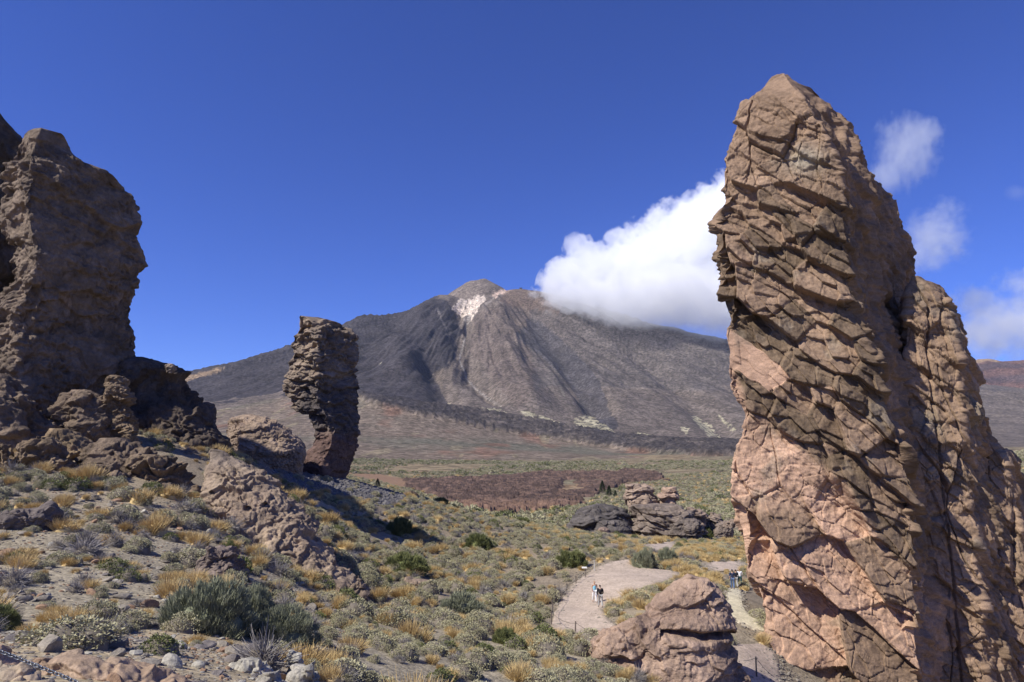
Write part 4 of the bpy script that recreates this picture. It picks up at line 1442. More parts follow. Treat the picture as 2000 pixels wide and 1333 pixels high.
# --- the rock group in the middle distance
MIDR = [
    ([(1035, 1165, 1175), (1003, 1160, 1190)], None, None),
]
MID = [
    ([(982, 1160, 1180), (988, 1140, 1205), (1000, 1125, 1228), (1015, 1112, 1233), (1030, 1106, 1238), (1048, 1104, 1238), (1070, 1100, 1238)], 148, (0.105, 0.092, 0.086), "dark grey rock hump at the left end of the middle distance rock group", 1.4, 'layered'),
    ([(944, 1232, 1246), (948, 1219, 1252), (956, 1216, 1272), (966, 1217, 1280), (978, 1218, 1292), (988, 1222, 1325), (1000, 1226, 1330), (1015, 1235, 1335)], 152, (0.30, 0.222, 0.168), "pinkish slab of rock tilted upward on top of the middle rock group", 1.0, 'layered'),
    ([(950, 1304, 1319), (957, 1288, 1324), (966, 1283, 1326), (978, 1280, 1324), (992, 1278, 1322), (1010, 1276, 1322)], 150, (0.33, 0.23, 0.17), "squarish pinkish block standing beside the tilted slab in the middle rock group", 0.9, 'layered'),
    ([(983, 1270, 1290), (988, 1236, 1320), (998, 1230, 1342), (1010, 1228, 1354), (1024, 1226, 1362), (1045, 1224, 1366), (1065, 1222, 1366)], 146, (0.205, 0.162, 0.132), "broad brown flat faced rock in the centre of the middle rock group", 1.3, 'layered'),
    ([(990, 1336, 1350), (996, 1330, 1368), (1006, 1328, 1376), (1022, 1326, 1377), (1040, 1324, 1376)], 150, (0.25, 0.185, 0.145), "jointed brown rock at the right end of the middle rock group", 0.8, 'layered'),
    ([(1015, 1190, 1210), (1020, 1170, 1225), (1032, 1160, 1232), (1046, 1156, 1236), (1064, 1154, 1238)], 142, (0.125, 0.108, 0.10), "grey boulder leaning against the dark hump of the middle rock group", 0.9, 'breccia'),
    ([(1030, 1170, 1182), (1034, 1166, 1190), (1042, 1164, 1192), (1054, 1164, 1194)], 138, (0.29, 0.21, 0.165), "small pinkish boulder at the foot of the dark rock hump", 0.6, 'breccia'),
    ([(1041, 1185, 1196), (1046, 1178, 1202), (1056, 1176, 1204)], 134, (0.25, 0.19, 0.15), "small brown boulder just below the pinkish boulder", 0.5, 'breccia'),
    ([(1000, 1384, 1396), (1008, 1372, 1410), (1022, 1368, 1416), (1042, 1366, 1418)], 152, (0.24, 0.185, 0.145), "low jointed rock beyond the right end of the middle rock group", 0.7, 'layered'),
    ([(1018, 1404, 1416), (1024, 1394, 1426), (1036, 1390, 1430), (1050, 1390, 1430)], 146, (0.21, 0.165, 0.135), "flat brown rock between middle rock group and orange pillar", 0.6, 'breccia'),
    ([(1012, 1330, 1345), (1017, 1310, 1360), (1028, 1300, 1372), (1042, 1296, 1376)], 140, (0.16, 0.13, 0.11), "low dark rock below the jointed brown rock", 0.8, 'breccia'),
]
for k, (rows, Y, base, lab, s_, kd) in enumerate(MID):
    rock_loft("rock", rows, Y, 0.9, 130, 200, M['cinchado'] if kd == 'layered' else M['tan'], base, lab, "rock", 760 + 11 * k, s_, 0.75, 2.6, -0.25, kd, None, 0.25, "rock group in the middle distance")

# the single tan boulder and other stones lying in the scrub
BOUL = [
    ([(1131, 806, 830), (1135, 800, 850), (1142, 798, 858), (1154, 800, 861), (1168, 810, 860), (1180, 830, 856)], 56, (0.27, 0.20, 0.15), "long tan boulder half in shade among the scrub right of the pitted ridge", 0.5),
    ([(1012, 935, 950), (1016, 930, 958), (1024, 932, 960), (1034, 938, 960)], 160, (0.17, 0.125, 0.10), "small dark brown boulder on the slope edge before the lava field", 0.5),
    ([(960, 798, 812), (963, 792, 818), (972, 790, 820)], 132, (0.16, 0.11, 0.09), "dark brown rock on the crest of the scree slope", 0.5),
    ([(1130, 640, 660), (1136, 632, 678), (1150, 628, 690), (1175, 630, 700), (1205, 640, 712)], 46.0, (0.22, 0.165, 0.125), "crumbling brown lump at the lower end of the pitted ridge", 0.5),
    ([(1122, 702, 706), (1130, 698, 710), (1150, 690, 716), (1180, 680, 724), (1215, 676, 740)], 45.5, (0.24, 0.18, 0.135), "small pointed brown pinnacle ending the pitted ridge", 0.4),
    ([(993, 40, 70), (998, 20, 95), (1008, 14, 110), (1022, 10, 114), (1038, 14, 110), (1056, 30, 98)], 33, (0.165, 0.135, 0.12), "grey purple cracked boulder lying on the slope at the left edge", 0.4),
    ([(1068, 424, 446), (1073, 408, 462), (1082, 396, 470), (1096, 388, 474), (1115, 386, 476)], 31, (0.20, 0.155, 0.13), "rough brown grey boulder above the big dark bush", 0.4),
    ([(1014, 1424, 1436), (1020, 1416, 1445), (1030, 1412, 1450)], 75, (0.26, 0.2, 0.16), "brown stone beside the foot of the orange pillar", 0.4),
]
for k, (rows, Y, base, lab, s_) in enumerate(BOUL):
    rock_loft("boulder", rows, Y, 0.9, 110, 170, M['tan'], base, lab, "boulder", 860 + 11 * k, s_, 0.8, 2.5, -0.2, 'breccia', None, 0.1)

# ------------------------------------------------------------------ plants
def leaf_mesh(name, P0, D, Wd, wid, mats, colr, core=None, core_mat=1, tip=0.35):
    """P0 base, D along vector, Wd across direction; one narrow leaf or stalk per row"""
    n_ = len(P0)
    w_ = Wd * wid[:, None]
    v = np.stack([P0 - w_, P0 + w_, P0 + D + w_ * tip, P0 + D - w_ * tip], 1).reshape(-1, 3)
    f = np.arange(4 * n_).reshape(-1, 4)
    col = np.repeat(colr, 4)
    nl = len(f)
    if core is not None:
        cv, cf = core
        f = np.vstack([f, cf + len(v)])
        v = np.vstack([v, cv])
        col = np.r_[col, np.full(len(cv), 0.3)]
    me = mesh(name, v, f, mats, np.c_[col, col, col], False)
    if core is not None:
        mi = np.zeros(len(f), np.int32)
        mi[nl:] = core_mat
        me.polygons.foreach_set("material_index", mi)
    return me


def dome(rx, rz, nu=12, nv=6, seed=0, jag=0.12, z0=-0.05):
    r = np.random.default_rng(seed)
    t = np.linspace(0, 2 * math.pi, nu, endpoint=False)
    p = np.linspace(0.04, math.pi / 2, nv)
    T, Pp = np.meshgrid(t, p)
    k = 1 + jag * r.standard_normal(T.shape)
    v = np.stack([rx * np.cos(T) * np.sin(Pp) * k, rx * np.sin(T) * np.sin(Pp) * k, z0 + rz * np.cos(Pp) * k], -1).reshape(-1, 3)
    v2 = v.copy()
    v[-nu:, 2] = -0.12
    return v, grid_faces(nv, nu, True)


def rdir(r, n_):
    d = r.standard_normal((n_, 3))
    return d / np.linalg.norm(d, axis=1, keepdims=True)


def perp(D, r):
    w_ = np.cross(D, rdir(r, len(D)))
    return w_ / (np.linalg.norm(w_, axis=1, keepdims=True) + 1e-9)


def lumps(r, K, R_, H):
    t = r.uniform(0, 2 * math.pi, K)
    c_ = r.uniform(0.0, 1.0, K)
    s_ = np.sqrt(1 - c_ ** 2)
    k = r.uniform(0.75, 1.05, K)
    return np.stack([R_ * s_ * np.cos(t) * k, R_ * s_ * np.sin(t) * k, H * c_ * k], -1)


def make_cushion(seed, K=26, per=90, lump=0.16, leaf=0.026, mats=None):
    r = np.random.default_rng(seed)
    C_ = lumps(r, K, 0.38, 0.30)
    d = rdir(r, K * per)
    cc = np.repeat(C_, per, 0)
    out = cc / (np.linalg.norm(cc, axis=1, keepdims=True) + 1e-6)
    flip = (d * (out + [0, 0, 0.4])).sum(1) < -0.1
    d[flip] *= -1
    lr = np.repeat(r.uniform(0.7, 1.15, K) * lump, per)
    p = cc + d * lr[:, None]
    p[:, 2] = np.maximum(p[:, 2], -0.03)
    D = (d + 0.7 * rdir(r, len(d))) * leaf
    tone = np.clip(np.repeat(r.uniform(0.1, 0.9, K), per) + r.normal(0, 0.25, len(d)), 0, 1)
    return leaf_mesh("cushion_shrub", p, D, perp(D, r), r.uniform(0.5, 1.0, len(d)) * leaf * 0.5, mats or [M['cushion'], M['twig']], tone, dome(0.42, 0.36, 12, 6, seed), 1, 0.7)


def make_tuft(seed, nb=900, mats=None, h=0.5, wid=0.0085, spread=1.0):
    r = np.random.default_rng(seed)
    t = r.uniform(0, 2 * math.pi, nb)
    rad_ = np.sqrt(r.uniform(0, 1, nb))
    K = 9
    kc = lumps(r, K, 0.26, 0.02)
    k = r.integers(0, K, nb)
    base = kc[k] * [1, 1, 0] + np.stack([0.16 * rad_ * np.cos(t), 0.16 * rad_ * np.sin(t), r.uniform(-0.02, 0.14, nb)], -1)
    lean_ = np.stack([base[:, 0] * 1.3, base[:, 1] * 1.3, np.full(nb, 0.62)], -1) * spread + 0.22 * r.standard_normal((nb, 3))
    D = lean_ / np.linalg.norm(lean_, axis=1, keepdims=True) * (h * r.uniform(0.45, 1.0, nb) * np.repeat(1, nb))[:, None]
    D[:, 2] = np.abs(D[:, 2])
    tone = np.clip(r.normal(0.5, 0.28, nb), 0, 1)
    m_ = mats or [M['gold'], M['twig']]
    return leaf_mesh("golden_shrub", base, D, perp(D, r), r.uniform(0.6, 1.4, nb) * wid, m_, tone, dome(0.36, 0.28, 12, 6, seed), 0, 0.25)


def make_dead(seed, nb=520):
    r = np.random.default_rng(seed)
    t = r.uniform(0, 2 * math.pi, nb)
    s_ = r.uniform(0.05, 1, nb)
    q = np.stack([np.cos(t) * s_, np.sin(t) * s_, r.uniform(0.05, 0.85, nb) * np.sqrt(np.clip(1 - s_ ** 2, 0.1, 1))], -1) * [0.45, 0.45, 0.5]
    D = (q * [1, 1, 0.9] + 0.22 * rdir(r, nb)) * r.uniform(0.25, 0.75, nb)[:, None]
    return leaf_mesh("leafless_shrub", q * 0.62, D, perp(D, r), r.uniform(0.5, 1.3, nb) * 0.0065, [M['dead'], M['twig']], r.uniform(0, 1, nb), dome(0.30, 0.22, 10, 5, seed, 0.25), 1, 0.4)


def make_broom(seed, K=110, per=95, mat='broom', H=0.62, fine=1.0):
    """dense bush of upright green needles in rounded clumps: foliage and core"""
    r = np.random.default_rng(seed)
    C_ = lumps(r, K, 0.40, H * 0.78)
    n_ = K * per
    cc = np.repeat(C_, per, 0)
    out = cc / (np.linalg.norm(cc, axis=1, keepdims=True) + 1e-6)
    p = cc + rdir(r, n_) * 0.075 * r.uniform(0.3, 1, n_)[:, None]
    D = (out * 0.55 + [0, 0, 0.75] + 0.35 * rdir(r, n_))
    D = D / np.linalg.norm(D, axis=1, keepdims=True) * (r.uniform(0.05, 0.11, n_) * fine)[:, None]
    tone = np.clip(np.repeat(r.uniform(0.1, 0.8, K), per) + r.normal(0, 0.2, n_), 0, 1)
    return leaf_mesh("broom_bush", p, D, perp(D, r), r.uniform(0.6, 1.2, n_) * 0.0055 * fine, [M[mat]], tone, None, 0, 0.3), dome(0.33, H * 0.6, 18, 8, seed, 0.1)


def make_bush_low(seed):
    return make_cushion(seed, 10, 14, 0.24, 0.11)


CUSH = [make_cushion(900 + k) for k in range(4)]
TUFT = [make_tuft(920 + k) for k in range(4)]
DEAD = [make_dead(940 + k) for k in range(3)]
GREEN = [make_cushion(960 + k, 26, 60, 0.16, 0.032, [M['retama'], M['twig']]) for k in range(2)]
LOWC = [make_cushion(970 + k, 12, 18, 0.22, 0.09) for k in range(2)]
LOWG = [make_tuft(980 + k, 120, None, 0.5, 0.03) for k in range(1)]
LOWD = [make_cushion(985, 12, 18, 0.22, 0.09, [M['retama'], M['twig']])]
for m_ in GREEN:
    m_.name = "green_shrub"


def path_mask(x, y, margin=0.25):
    """True on a path"""
    r = np.zeros(len(x), bool)
    for nm, (ea, eb, poly) in PATHS.items():
        r |= inpoly(x, y, [tuple(q) for q in poly])
        if margin:
            r |= dline(x, y, [tuple(q) for q in poly[::4]] + [tuple(poly[0])]) < (margin if nm != 'far' else 0.1)
    return r


def foot_mask(x, y):
    r = np.zeros(len(x), bool)
    for x0, x1, y0, y1 in FOOT:
        r |= ((x - (x0 + x1) / 2) / ((x1 - x0) / 2 + 0.15)) ** 2 + ((y - (y0 + y1) / 2) / ((y1 - y0) / 2 + 0.15)) ** 2 < 0.9
    r |= (x > np.interp(y, [38, 42, 48, 52, 62], [23, 16.5, 16.3, 17.5, 24])) & (y > 38) & (y < 62)
    return r


def sector(n_, r0, r1, a=0.72, rng=RNG):
    t = rng.uniform(-a, a, n_)
    r_ = np.sqrt(rng.uniform(r0 * r0, r1 * r1, n_))
    return r_ * np.sin(t), r_ * np.cos(t)


def hidden(p, px, py):
    h_ = occl_ground(p + [0, 0, 0.3])
    for poly, dep in OCC:
        h_ |= inpoly(px, py, poly) & (p[:, 1] > dep)
    return h_


# every shrub of the near ground
sx, sy = sector(30000, 7.0, 165.0)
sz = ground(sx, sy)
SP_ = np.c_[sx, sy, sz]
spx, spy = proj(SP_)
cl = fbm(np.c_[sx, sy, sx * 0] / 9.0, 3, 301)
dens = np.full(len(sx), 0.86)
left_ = spx < np.interp(spy, [900, 1050, 1200, 1333], [520, 660, 680, 560])
dens = np.where(left_, 0.56, dens)
dens = np.where(left_ & (spy > 1240), 0.16, dens)
screez = inpoly(spx, spy, [(480, 890), (700, 930), (800, 960), (780, 990), (700, 975), (620, 965), (520, 940)])
dens = np.where(screez, 0.06, dens)
bare = inpoly(spx, spy, [(1040, 1130), (1160, 1090), (1240, 1090), (1100, 1160), (1075, 1240), (1040, 1210)])
dens = np.where(bare, 0.25, dens)
dens = np.where(inpoly(spx, spy, [(0, 1250), (180, 1262), (330, 1285), (480, 1300), (640, 1333), (640, 1500), (-400, 1500), (-400, 1250)]), 0.0, dens)
dens = np.where(inpoly(spx, spy, [(700, 1040), (800, 1040), (790, 1090), (700, 1090)]), 0.5, dens)
keep_ = (RNG.uniform(0, 1, len(sx)) < dens * np.clip(1 + 1.6 * cl, 0.12, 1.9)) & ~path_mask(sx, sy) & ~foot_mask(sx, sy)
keep_ &= ~inpoly(spx, spy, [(1412, 1158), (1520, 1158), (1545, 1250), (1400, 1250)])
SP_, spx, spy, left_ = SP_[keep_], spx[keep_], spy[keep_], left_[keep_]
ns = len(SP_)
yel = inpoly(spx, spy, [(1180, 1050), (1300, 1030), (1460, 1035), (1470, 1160), (1330, 1160), (1290, 1110), (1230, 1090)])
u_ = RNG.uniform(0, 1, ns)
cut = np.where(yel[:, None], [[0.22, 0.80, 0.97]], np.where(left_[:, None], [[0.40, 0.76, 0.95]], [[0.60, 0.80, 0.955]]))
kind = (u_[:, None] > cut).sum(1)                 # 0 cushion, 1 golden, 2 leafless, 3 green
size = RNG.lognormal(0, 0.42, ns) * np.array([0.88, 0.74, 0.85, 1.15])[kind] * np.where(SP_[:, 1] < 22, 0.62, np.where(SP_[:, 1] < 34, 0.8, 1.0))
size = np.clip(size, 0.28, 2.0)
spin = RNG.uniform(0, 2 * math.pi, ns)
var_ = RNG.integers(0, 12, ns)
hid_ = hidden(SP_, spx, spy) | (spx < -25) | (spx > 2025) | (spy > 1350)
spix = size * F / SP_[:, 1]
KNAME = ["cushion_shrub", "golden_shrub", "leafless_shrub", "green_shrub"]
KCAT = ["shrub", "dry shrub", "bare shrub", "green shrub"]
KMESH = [CUSH, TUFT, DEAD, GREEN]
KLOOK = ["sage cushion shrub", "golden tufted shrub", "grey leafless shrub", "bright green shrub"]
KMAX = [285, 285, 190, 90]


MARKS = [(425, 1180, "the big broom bush"), (62, 1030, "the cracked grey boulder"), (430, 1095, "the boulder above the broom"), (500, 1020, "the tuff ridge's holes"),
         (610, 1120, "the tuff ridge's lower end"), (255, 945, "the bumpy cliff outcrop"), (110, 920, "the leaning slab"), (705, 1180, "the pointed brown pinnacle"), (830, 1155, "the long tan boulder"),
         (782, 1065, "the round bright green bush"), (935, 1065, "the dark olive bush"), (903, 1170, "the dark spreading bush"), (1085, 1180, "the path's row of posts"), (1120, 1240, "the wide path's near end"),
         (1210, 1190, "the wide path's bend"), (1215, 1095, "the wide path's far end"), (1165, 1030, "the dark grey rock hump"), (1300, 1030, "the flat faced middle rock"), (1290, 1230, "the low pinkish rock hump"),
         (985, 1235, "the small domed green bush"), (600, 1320, "the broad pale boulder"), (200, 1300, "the foreground slab"), (25, 1310, "the corner slab with chain"), (330, 1270, "the pale buff block"),
         (660, 935, "the balanced rock"), (738, 950, "the small dark conifer"), (860, 1000, "the halfway slope bush"), (1018, 1025, "the lava side bush"), (1430, 1180, "the pale path"), (1400, 1030, "the wide far bush"),
         (850, 1325, "the bottom edge's middle"), (1050, 1325, "the bottom edge right of middle"), (760, 1250, "the hollow below the ridge"), (1010, 1120, "the flat left of the posts"), (14, 1225, "the feathery green bush"),
         (200, 1110, "the grey dead tangle"), (190, 1180, "the stony bank"), (640, 1260, "the upright golden tuft"), (540, 1275, "the pale yellowish cushion"), (1440, 1290, "the hump's right foot"), (1340, 1085, "the yellow scrub patch"),
         (725, 1322, "the bottom edge left of middle"), (930, 1285, "the dip by the dome"), (1110, 1295, "the hump's left foot"), (800, 1215, "the scrub past the pinnacle"), (340, 1080, "the bank above the broom"), (870, 1270, "the thick middle scrub"),
         (700, 1070, "the ridge's far side"), (1000, 1060, "the rock group plain"), (1290, 1075, "the far sandy clearing"), (1410, 1100, "the side clearing"), (1438, 1130, "the three walkers"), (1168, 1165, "the walking pair"), (1370, 1060, "the yellow far edge"),
         (1030, 1285, "the bottom scrub strip"), (640, 1195, "the broom bush's right side")]
_mk = np.array([(a, b) for a, b, c_ in MARKS], float)


def zone(px, py):
    """where a thing stands, told from the nearest landmark"""
    d_ = np.hypot(_mk[:, 0] - px, (_mk[:, 1] - py) * 1.6)
    k = int(np.argmin(d_))
    dx_, dy_ = px - _mk[k, 0], (py - _mk[k, 1]) * 1.6
    if abs(dx_) > abs(dy_):
        w_ = "right of" if dx_ > 0 else "left of"
    else:
        w_ = "in front of" if dy_ > 0 else "behind"
    if MARKS[k][2].startswith("the bottom edge"):
        w_ = "near"
    return w_ + " " + MARKS[k][2]


def spread_labels(items):
    """items: (object, size word, look, plural look, zone, px, distance, category); things alike in one spot are told apart by order"""
    by = {}
    for it in items:
        by.setdefault((it[1], it[2], it[4]), []).append(it)
    for (sw, look, zn), its in by.items():
        its.sort(key=lambda q: q[6])
        n_ = len(its)
        for r_, it in enumerate(its):
            if n_ == 1:
                lab = f"{sw} {look} {zn}"
            elif n_ == 2:
                lab = f"{('nearer', 'farther')[r_]} of two {sw} {look}s {zn}"
            elif r_ == 0:
                lab = f"nearest of the {sw} {look}s {zn}"
            elif r_ == n_ - 1:
                lab = f"farthest of the {sw} {look}s {zn}"
            elif n_ == 3:
                lab = f"middle one of three {sw} {look}s {zn}"
            elif n_ == 4:
                lab = f"{('second', 'third')[r_ - 1]} nearest of four {sw} {look}s {zn}"
            else:
                lab = f"{sw} {look} {zn}, neither nearest nor farthest"
            if len(lab.split()) > 16:
                lab = f"one of several {sw} {look}s {zn}"
            tag(it[0], lab, it[7], f"{sw} {it[3]} {zn}")


taken = np.zeros(ns, bool)
ITEMS = []
for k in range(4):
    idx = np.where((kind == k) & ~hid_ & (spix > 5))[0]
    idx = idx[np.argsort(-spix[idx])][:KMAX[k]]
    taken[idx] = True
    for i in idx:
        ms = KMESH[k]
        o = link(KNAME[k], ms[var_[i] % len(ms)], None, SP_[i], (RNG.normal(0, 0.06), RNG.normal(0, 0.06), spin[i]), (size[i] * RNG.uniform(0.85, 1.2), size[i], size[i] * RNG.uniform(0.8, 1.25)))
        sw = "small" if size[i] < 0.6 else ("broad" if size[i] > 1.05 else "middling")
        ITEMS.append((o, sw, KLOOK[k], KLOOK[k] + "s", zone(spx[i], spy[i]), spx[i], SP_[i, 1], KCAT[k]))
spread_labels(ITEMS)


# ------------------------------------------------------------------ what nobody could count: one object per kind of cover
def scatter(name, me_src, pts, scl, rot, flat=1.0):
    """many copies of one small mesh on a cloud of points"""
    me = bpy.data.meshes.new(name)
    me.vertices.add(len(pts))
    me.vertices.foreach_set("co", np.ascontiguousarray(pts, np.float32).ravel())
    for nm, val in (("scl", scl), ("rot", rot)):
        a_ = me.attributes.new(nm, 'FLOAT', 'POINT')
        a_.data.foreach_set("value", np.ascontiguousarray(val, np.float32))
    src = bpy.data.objects.new(name + "_source", me_src)
    o = link(name, me)
    g = bpy.data.node_groups.new(name, 'GeometryNodeTree')
    g.interface.new_socket("Geometry", in_out='INPUT', socket_type='NodeSocketGeometry')
    g.interface.new_socket("Geometry", in_out='OUTPUT', socket_type='NodeSocketGeometry')
    gi, go = g.nodes.new("NodeGroupInput"), g.nodes.new("NodeGroupOutput")
    ip = g.nodes.new("GeometryNodeInstanceOnPoints")
    oi = g.nodes.new("GeometryNodeObjectInfo")
    oi.inputs["Object"].default_value = src
    oi.inputs["As Instance"].default_value = True
    na = g.nodes.new("GeometryNodeInputNamedAttribute")
    na.data_type = 'FLOAT'
    na.inputs["Name"].default_value = "scl"
    nr_ = g.nodes.new("GeometryNodeInputNamedAttribute")
    nr_.data_type = 'FLOAT'
    nr_.inputs["Name"].default_value = "rot"
    cr = g.nodes.new("ShaderNodeCombineXYZ")
    cs = g.nodes.new("ShaderNodeCombineXYZ")
    mf = g.nodes.new("ShaderNodeMath")
    mf.operation = 'MULTIPLY'
    mf.inputs[1].default_value = flat
    er = g.nodes.new("FunctionNodeEulerToRotation")
    L_ = g.links.new
    L_(gi.outputs[0], ip.inputs["Points"])
    L_(oi.outputs["Geometry"], ip.inputs["Instance"])
    L_(nr_.outputs[0], cr.inputs[2])
    L_(cr.outputs[0], er.inputs[0])
    L_(er.outputs[0], ip.inputs["Rotation"])
    L_(na.outputs[0], cs.inputs[0])
    L_(na.outputs[0], cs.inputs[1])
    L_(na.outputs[0], mf.inputs[0])
    L_(mf.outputs[0], cs.inputs[2])
    L_(cs.outputs[0], ip.inputs["Scale"])
    L_(ip.outputs[0], go.inputs[0])
    md = o.modifiers.new("scatter", 'NODES')
    md.node_group = g
    return tag(o, None, None, None, 'stuff')


for k in range(4):
    ms = KMESH[k]
    for v_ in range(min(2, len(ms))):
        m_ = (~taken) & (kind == k) & (var_ % 2 == v_)
        scatter(["cushion_scrub", "golden_scrub", "leafless_scrub", "green_scrub"][k], ms[v_], SP_[m_], size[m_], spin[m_], 1.05)
# thinner and farther scrub on the plain
fx, fy = sector(44000, 165, 640, 0.66)
fz = ground(fx, fy)
fpx, fpy = proj(np.c_[fx, fy, fz])
fk = (RNG.uniform(0, 1, len(fx)) < np.interp(fy, [165, 300, 640], [1.0, 0.75, 0.35])) & ~inpoly(fpx, fpy, LAVA) & (fpx > 600) & ~((fpx < 800) & (dline(fpx, fpy, [(680, 918), (740, 932), (800, 948)]) < 9)) & ~occl_ground(np.c_[fx, fy, fz + 1.0])
fp_ = np.c_[fx, fy, fz][fk]
fs = RNG.lognormal(0, 0.4, len(fp_)) * 1.7
fr = RNG.uniform(0, 6.28, len(fp_))
fv = RNG.uniform(0, 1, len(fp_))
yl = fp_[:, 1] < 210
for nm, ms, lo_, hi_ in (("far_scrub", LOWC[0], 0, 0.35), ("far_scrub", LOWC[1], 0.35, 0.66), ("far_green_scrub", LOWD[0], 0.66, 0.88), ("far_golden_scrub", LOWG[0], 0.88, 1.0)):
    m_ = (fv >= lo_) & (fv < hi_)
    scatter(nm, ms, fp_[m_], fs[m_], fr[m_], 0.9)


fx, fy = sector(26000, 640, 1000, 0.66)
fz = ground(fx, fy)
fpx, fpy = proj(np.c_[fx, fy, fz])
fk = (fbm(np.c_[fx / 120, fy / 120, fx * 0], 3, 305) > -0.12) & (RNG.uniform(0, 1, len(fx)) < 0.7) & (fpx > 640) & (fpx < 2020) & ~inpoly(fpx, fpy, LAVA)
fp_ = np.c_[fx, fy, fz][fk]
fs = RNG.lognormal(0, 0.4, len(fp_)) * 2.3
half = RNG.uniform(0, 1, len(fp_)) < 0.6
for nm, ms, m_ in (("far_scrub", LOWC[0], half), ("far_green_scrub", LOWD[0], ~half)):
    scatter(nm, ms, fp_[m_], fs[m_], fs[m_] * 3, 0.9)


# ------------------------------------------------------------------ plants one can point to
def lay(px, py, Y):
    q = P(px, py, Y)
    return (float(q[0]), float(q[1]), float(ground(q[0], q[1])[0]))


def broom(px, Y, wide, high, seed, label, mat='broom', group=None):
    q = P(px, 1000, Y)
    x, y = float(q[0]), float(Y)
    z = float(ground(x, y)[0])
    t = empty("broom_bush", (x, y, z - 0.03), label, "bush", group, seed * 1.3)
    me, core = make_broom(seed, 130 if Y < 25 else 100, 190 if Y < 25 else 90, mat, 0.62, 0.62 if Y < 25 else 1.0)
    a_ = link("foliage", me, t, None, None, (wide, wide, high))
    vv, ff = core
    b_ = link("stems", mesh("stems", vv, ff, M[mat], np.full((len(vv), 3), 0.0)), t, None, None, (wide * 0.96, wide * 0.96, high))
    return t


broom(420, 18.5, 2.75, 2.35, 1001, "big dark blue green broom bush on the stony slope, lower left", 'broom')
broom(565, 19.5, 2.2, 1.9, 1002, "greyish green broom bush growing against the right of the biggest bush", 'broom')
broom(500, 21.5, 1.9, 2.2, 1003, "dusty green broom bush rising behind the gap between two big bushes", 'broom')
broom(782, 84, 4.0, 3.6, 1004, "round bright green bush alone on the slope below the balanced rock", 'retama')
broom(935, 86, 4.2, 3.4, 1005, "dark olive bush on the scrub flat right of the round green one", 'retama')
broom(795, 61, 4.6, 2.8, 1006, "olive green bush behind the long tan boulder", 'retama')
broom(903, 47, 3.6, 2.6, 1007, "dark green spreading bush in front of the long tan boulder", 'broom')
broom(1115, 77, 3.9, 3.2, 1008, "rounded green bush beyond the left end of the path posts", 'retama')
broom(1255, 76, 3.0, 3.6, 1009, "tall grey green bush at the far end of the wide path", 'broom')
broom(1300, 80, 2.8, 3.4, 1010, "second tall grey green bush at the far end of the wide path, right one", 'broom')
broom(1375, 150, 9.0, 5.2, 1011, "wide dark green bush at the right end of the middle rock group", 'retama')
broom(985, 37, 1.5, 1.4, 1012, "small bright green domed bush in the bottom centre scrub", 'retama')
broom(14, 13.5, 0.95, 1.0, 1013, "fresh green feathery bush cut by the left frame edge", 'retama')
broom(860, 125, 3.6, 2.8, 1014, "dark green bush halfway down the slope towards the lava field", 'retama')
broom(1018, 150, 5.0, 3.2, 1015, "olive bush before the lava field, left of the middle rock group", 'retama')
broom(452, 38, 1.1, 1.4, 1016, "small yellow green bush against the foot of the pitted ridge", 'retama')


def named_shrub(k, px, Y, wd, hg, label, seed=0):
    q = P(px, 1000, Y)
    x = float(q[0])
    ms = KMESH[k]
    o = link(KNAME[k], ms[seed % len(ms)], None, (x, Y, float(ground(x, Y)[0])), (0, 0, seed * 0.9), (wd, wd, hg))
    return tag(o, label, KCAT[k])


named_shrub(0, 165, 10.6, 1.35, 0.95, "widest grey green shrub behind the foreground slabs at bottom left", 1)
named_shrub(2, 215, 10.9, 0.9, 0.9, "grey twiggy shrub merging into the widest grey green one", 0)
named_shrub(3, 330, 11.2, 0.75, 0.6, "low green shrub right of the foreground slabs", 1)
named_shrub(0, 545, 15.5, 0.8, 0.7, "pale yellowish cushion shrub in front of the big bush's shadow", 2)
named_shrub(1, 655, 15.5, 0.75, 0.95, "upright golden tuft right of the big bush's shadow", 1)
named_shrub(1, 350, 22.5, 0.9, 1.25, "tall golden tuft left above the big dark bush", 2)
named_shrub(1, 200, 38, 1.7, 1.0, "orange golden flat topped shrub below the bumpy brown outcrop", 3)
named_shrub(2, 170, 29, 1.9, 1.5, "large grey tangle of dead twigs right of the cracked boulder", 1)
named_shrub(1, 130, 33, 1.5, 1.2, "golden brown shrub hugging the right of the cracked boulder", 0)
named_shrub(1, 1478, 46, 1.0, 1.0, "yellow tuft in the stony strip below the pale path", 2)
named_shrub(0, 1468, 50, 1.5, 1.5, "dusty green shrub between pale path and pillar, upper one", 3)
named_shrub(0, 1478, 48.5, 1.4, 1.1, "greyish shrub between pale path and pillar, lower one", 0)
named_shrub(0, 1440, 36.0, 1.2, 1.0, "pale green shrub at the right foot of the low rock hump", 2)
named_shrub(0, 1190, 34.5, 1.3, 1.0, "grey green shrub at the left foot of the low rock hump", 1)
named_shrub(1, 1200, 53.5, 1.7, 1.5, "large golden shrub at the bend of the wide path", 1)
named_shrub(1, 1245, 56.5, 1.8, 1.3, "golden shrub right of the one at the path's bend", 3)


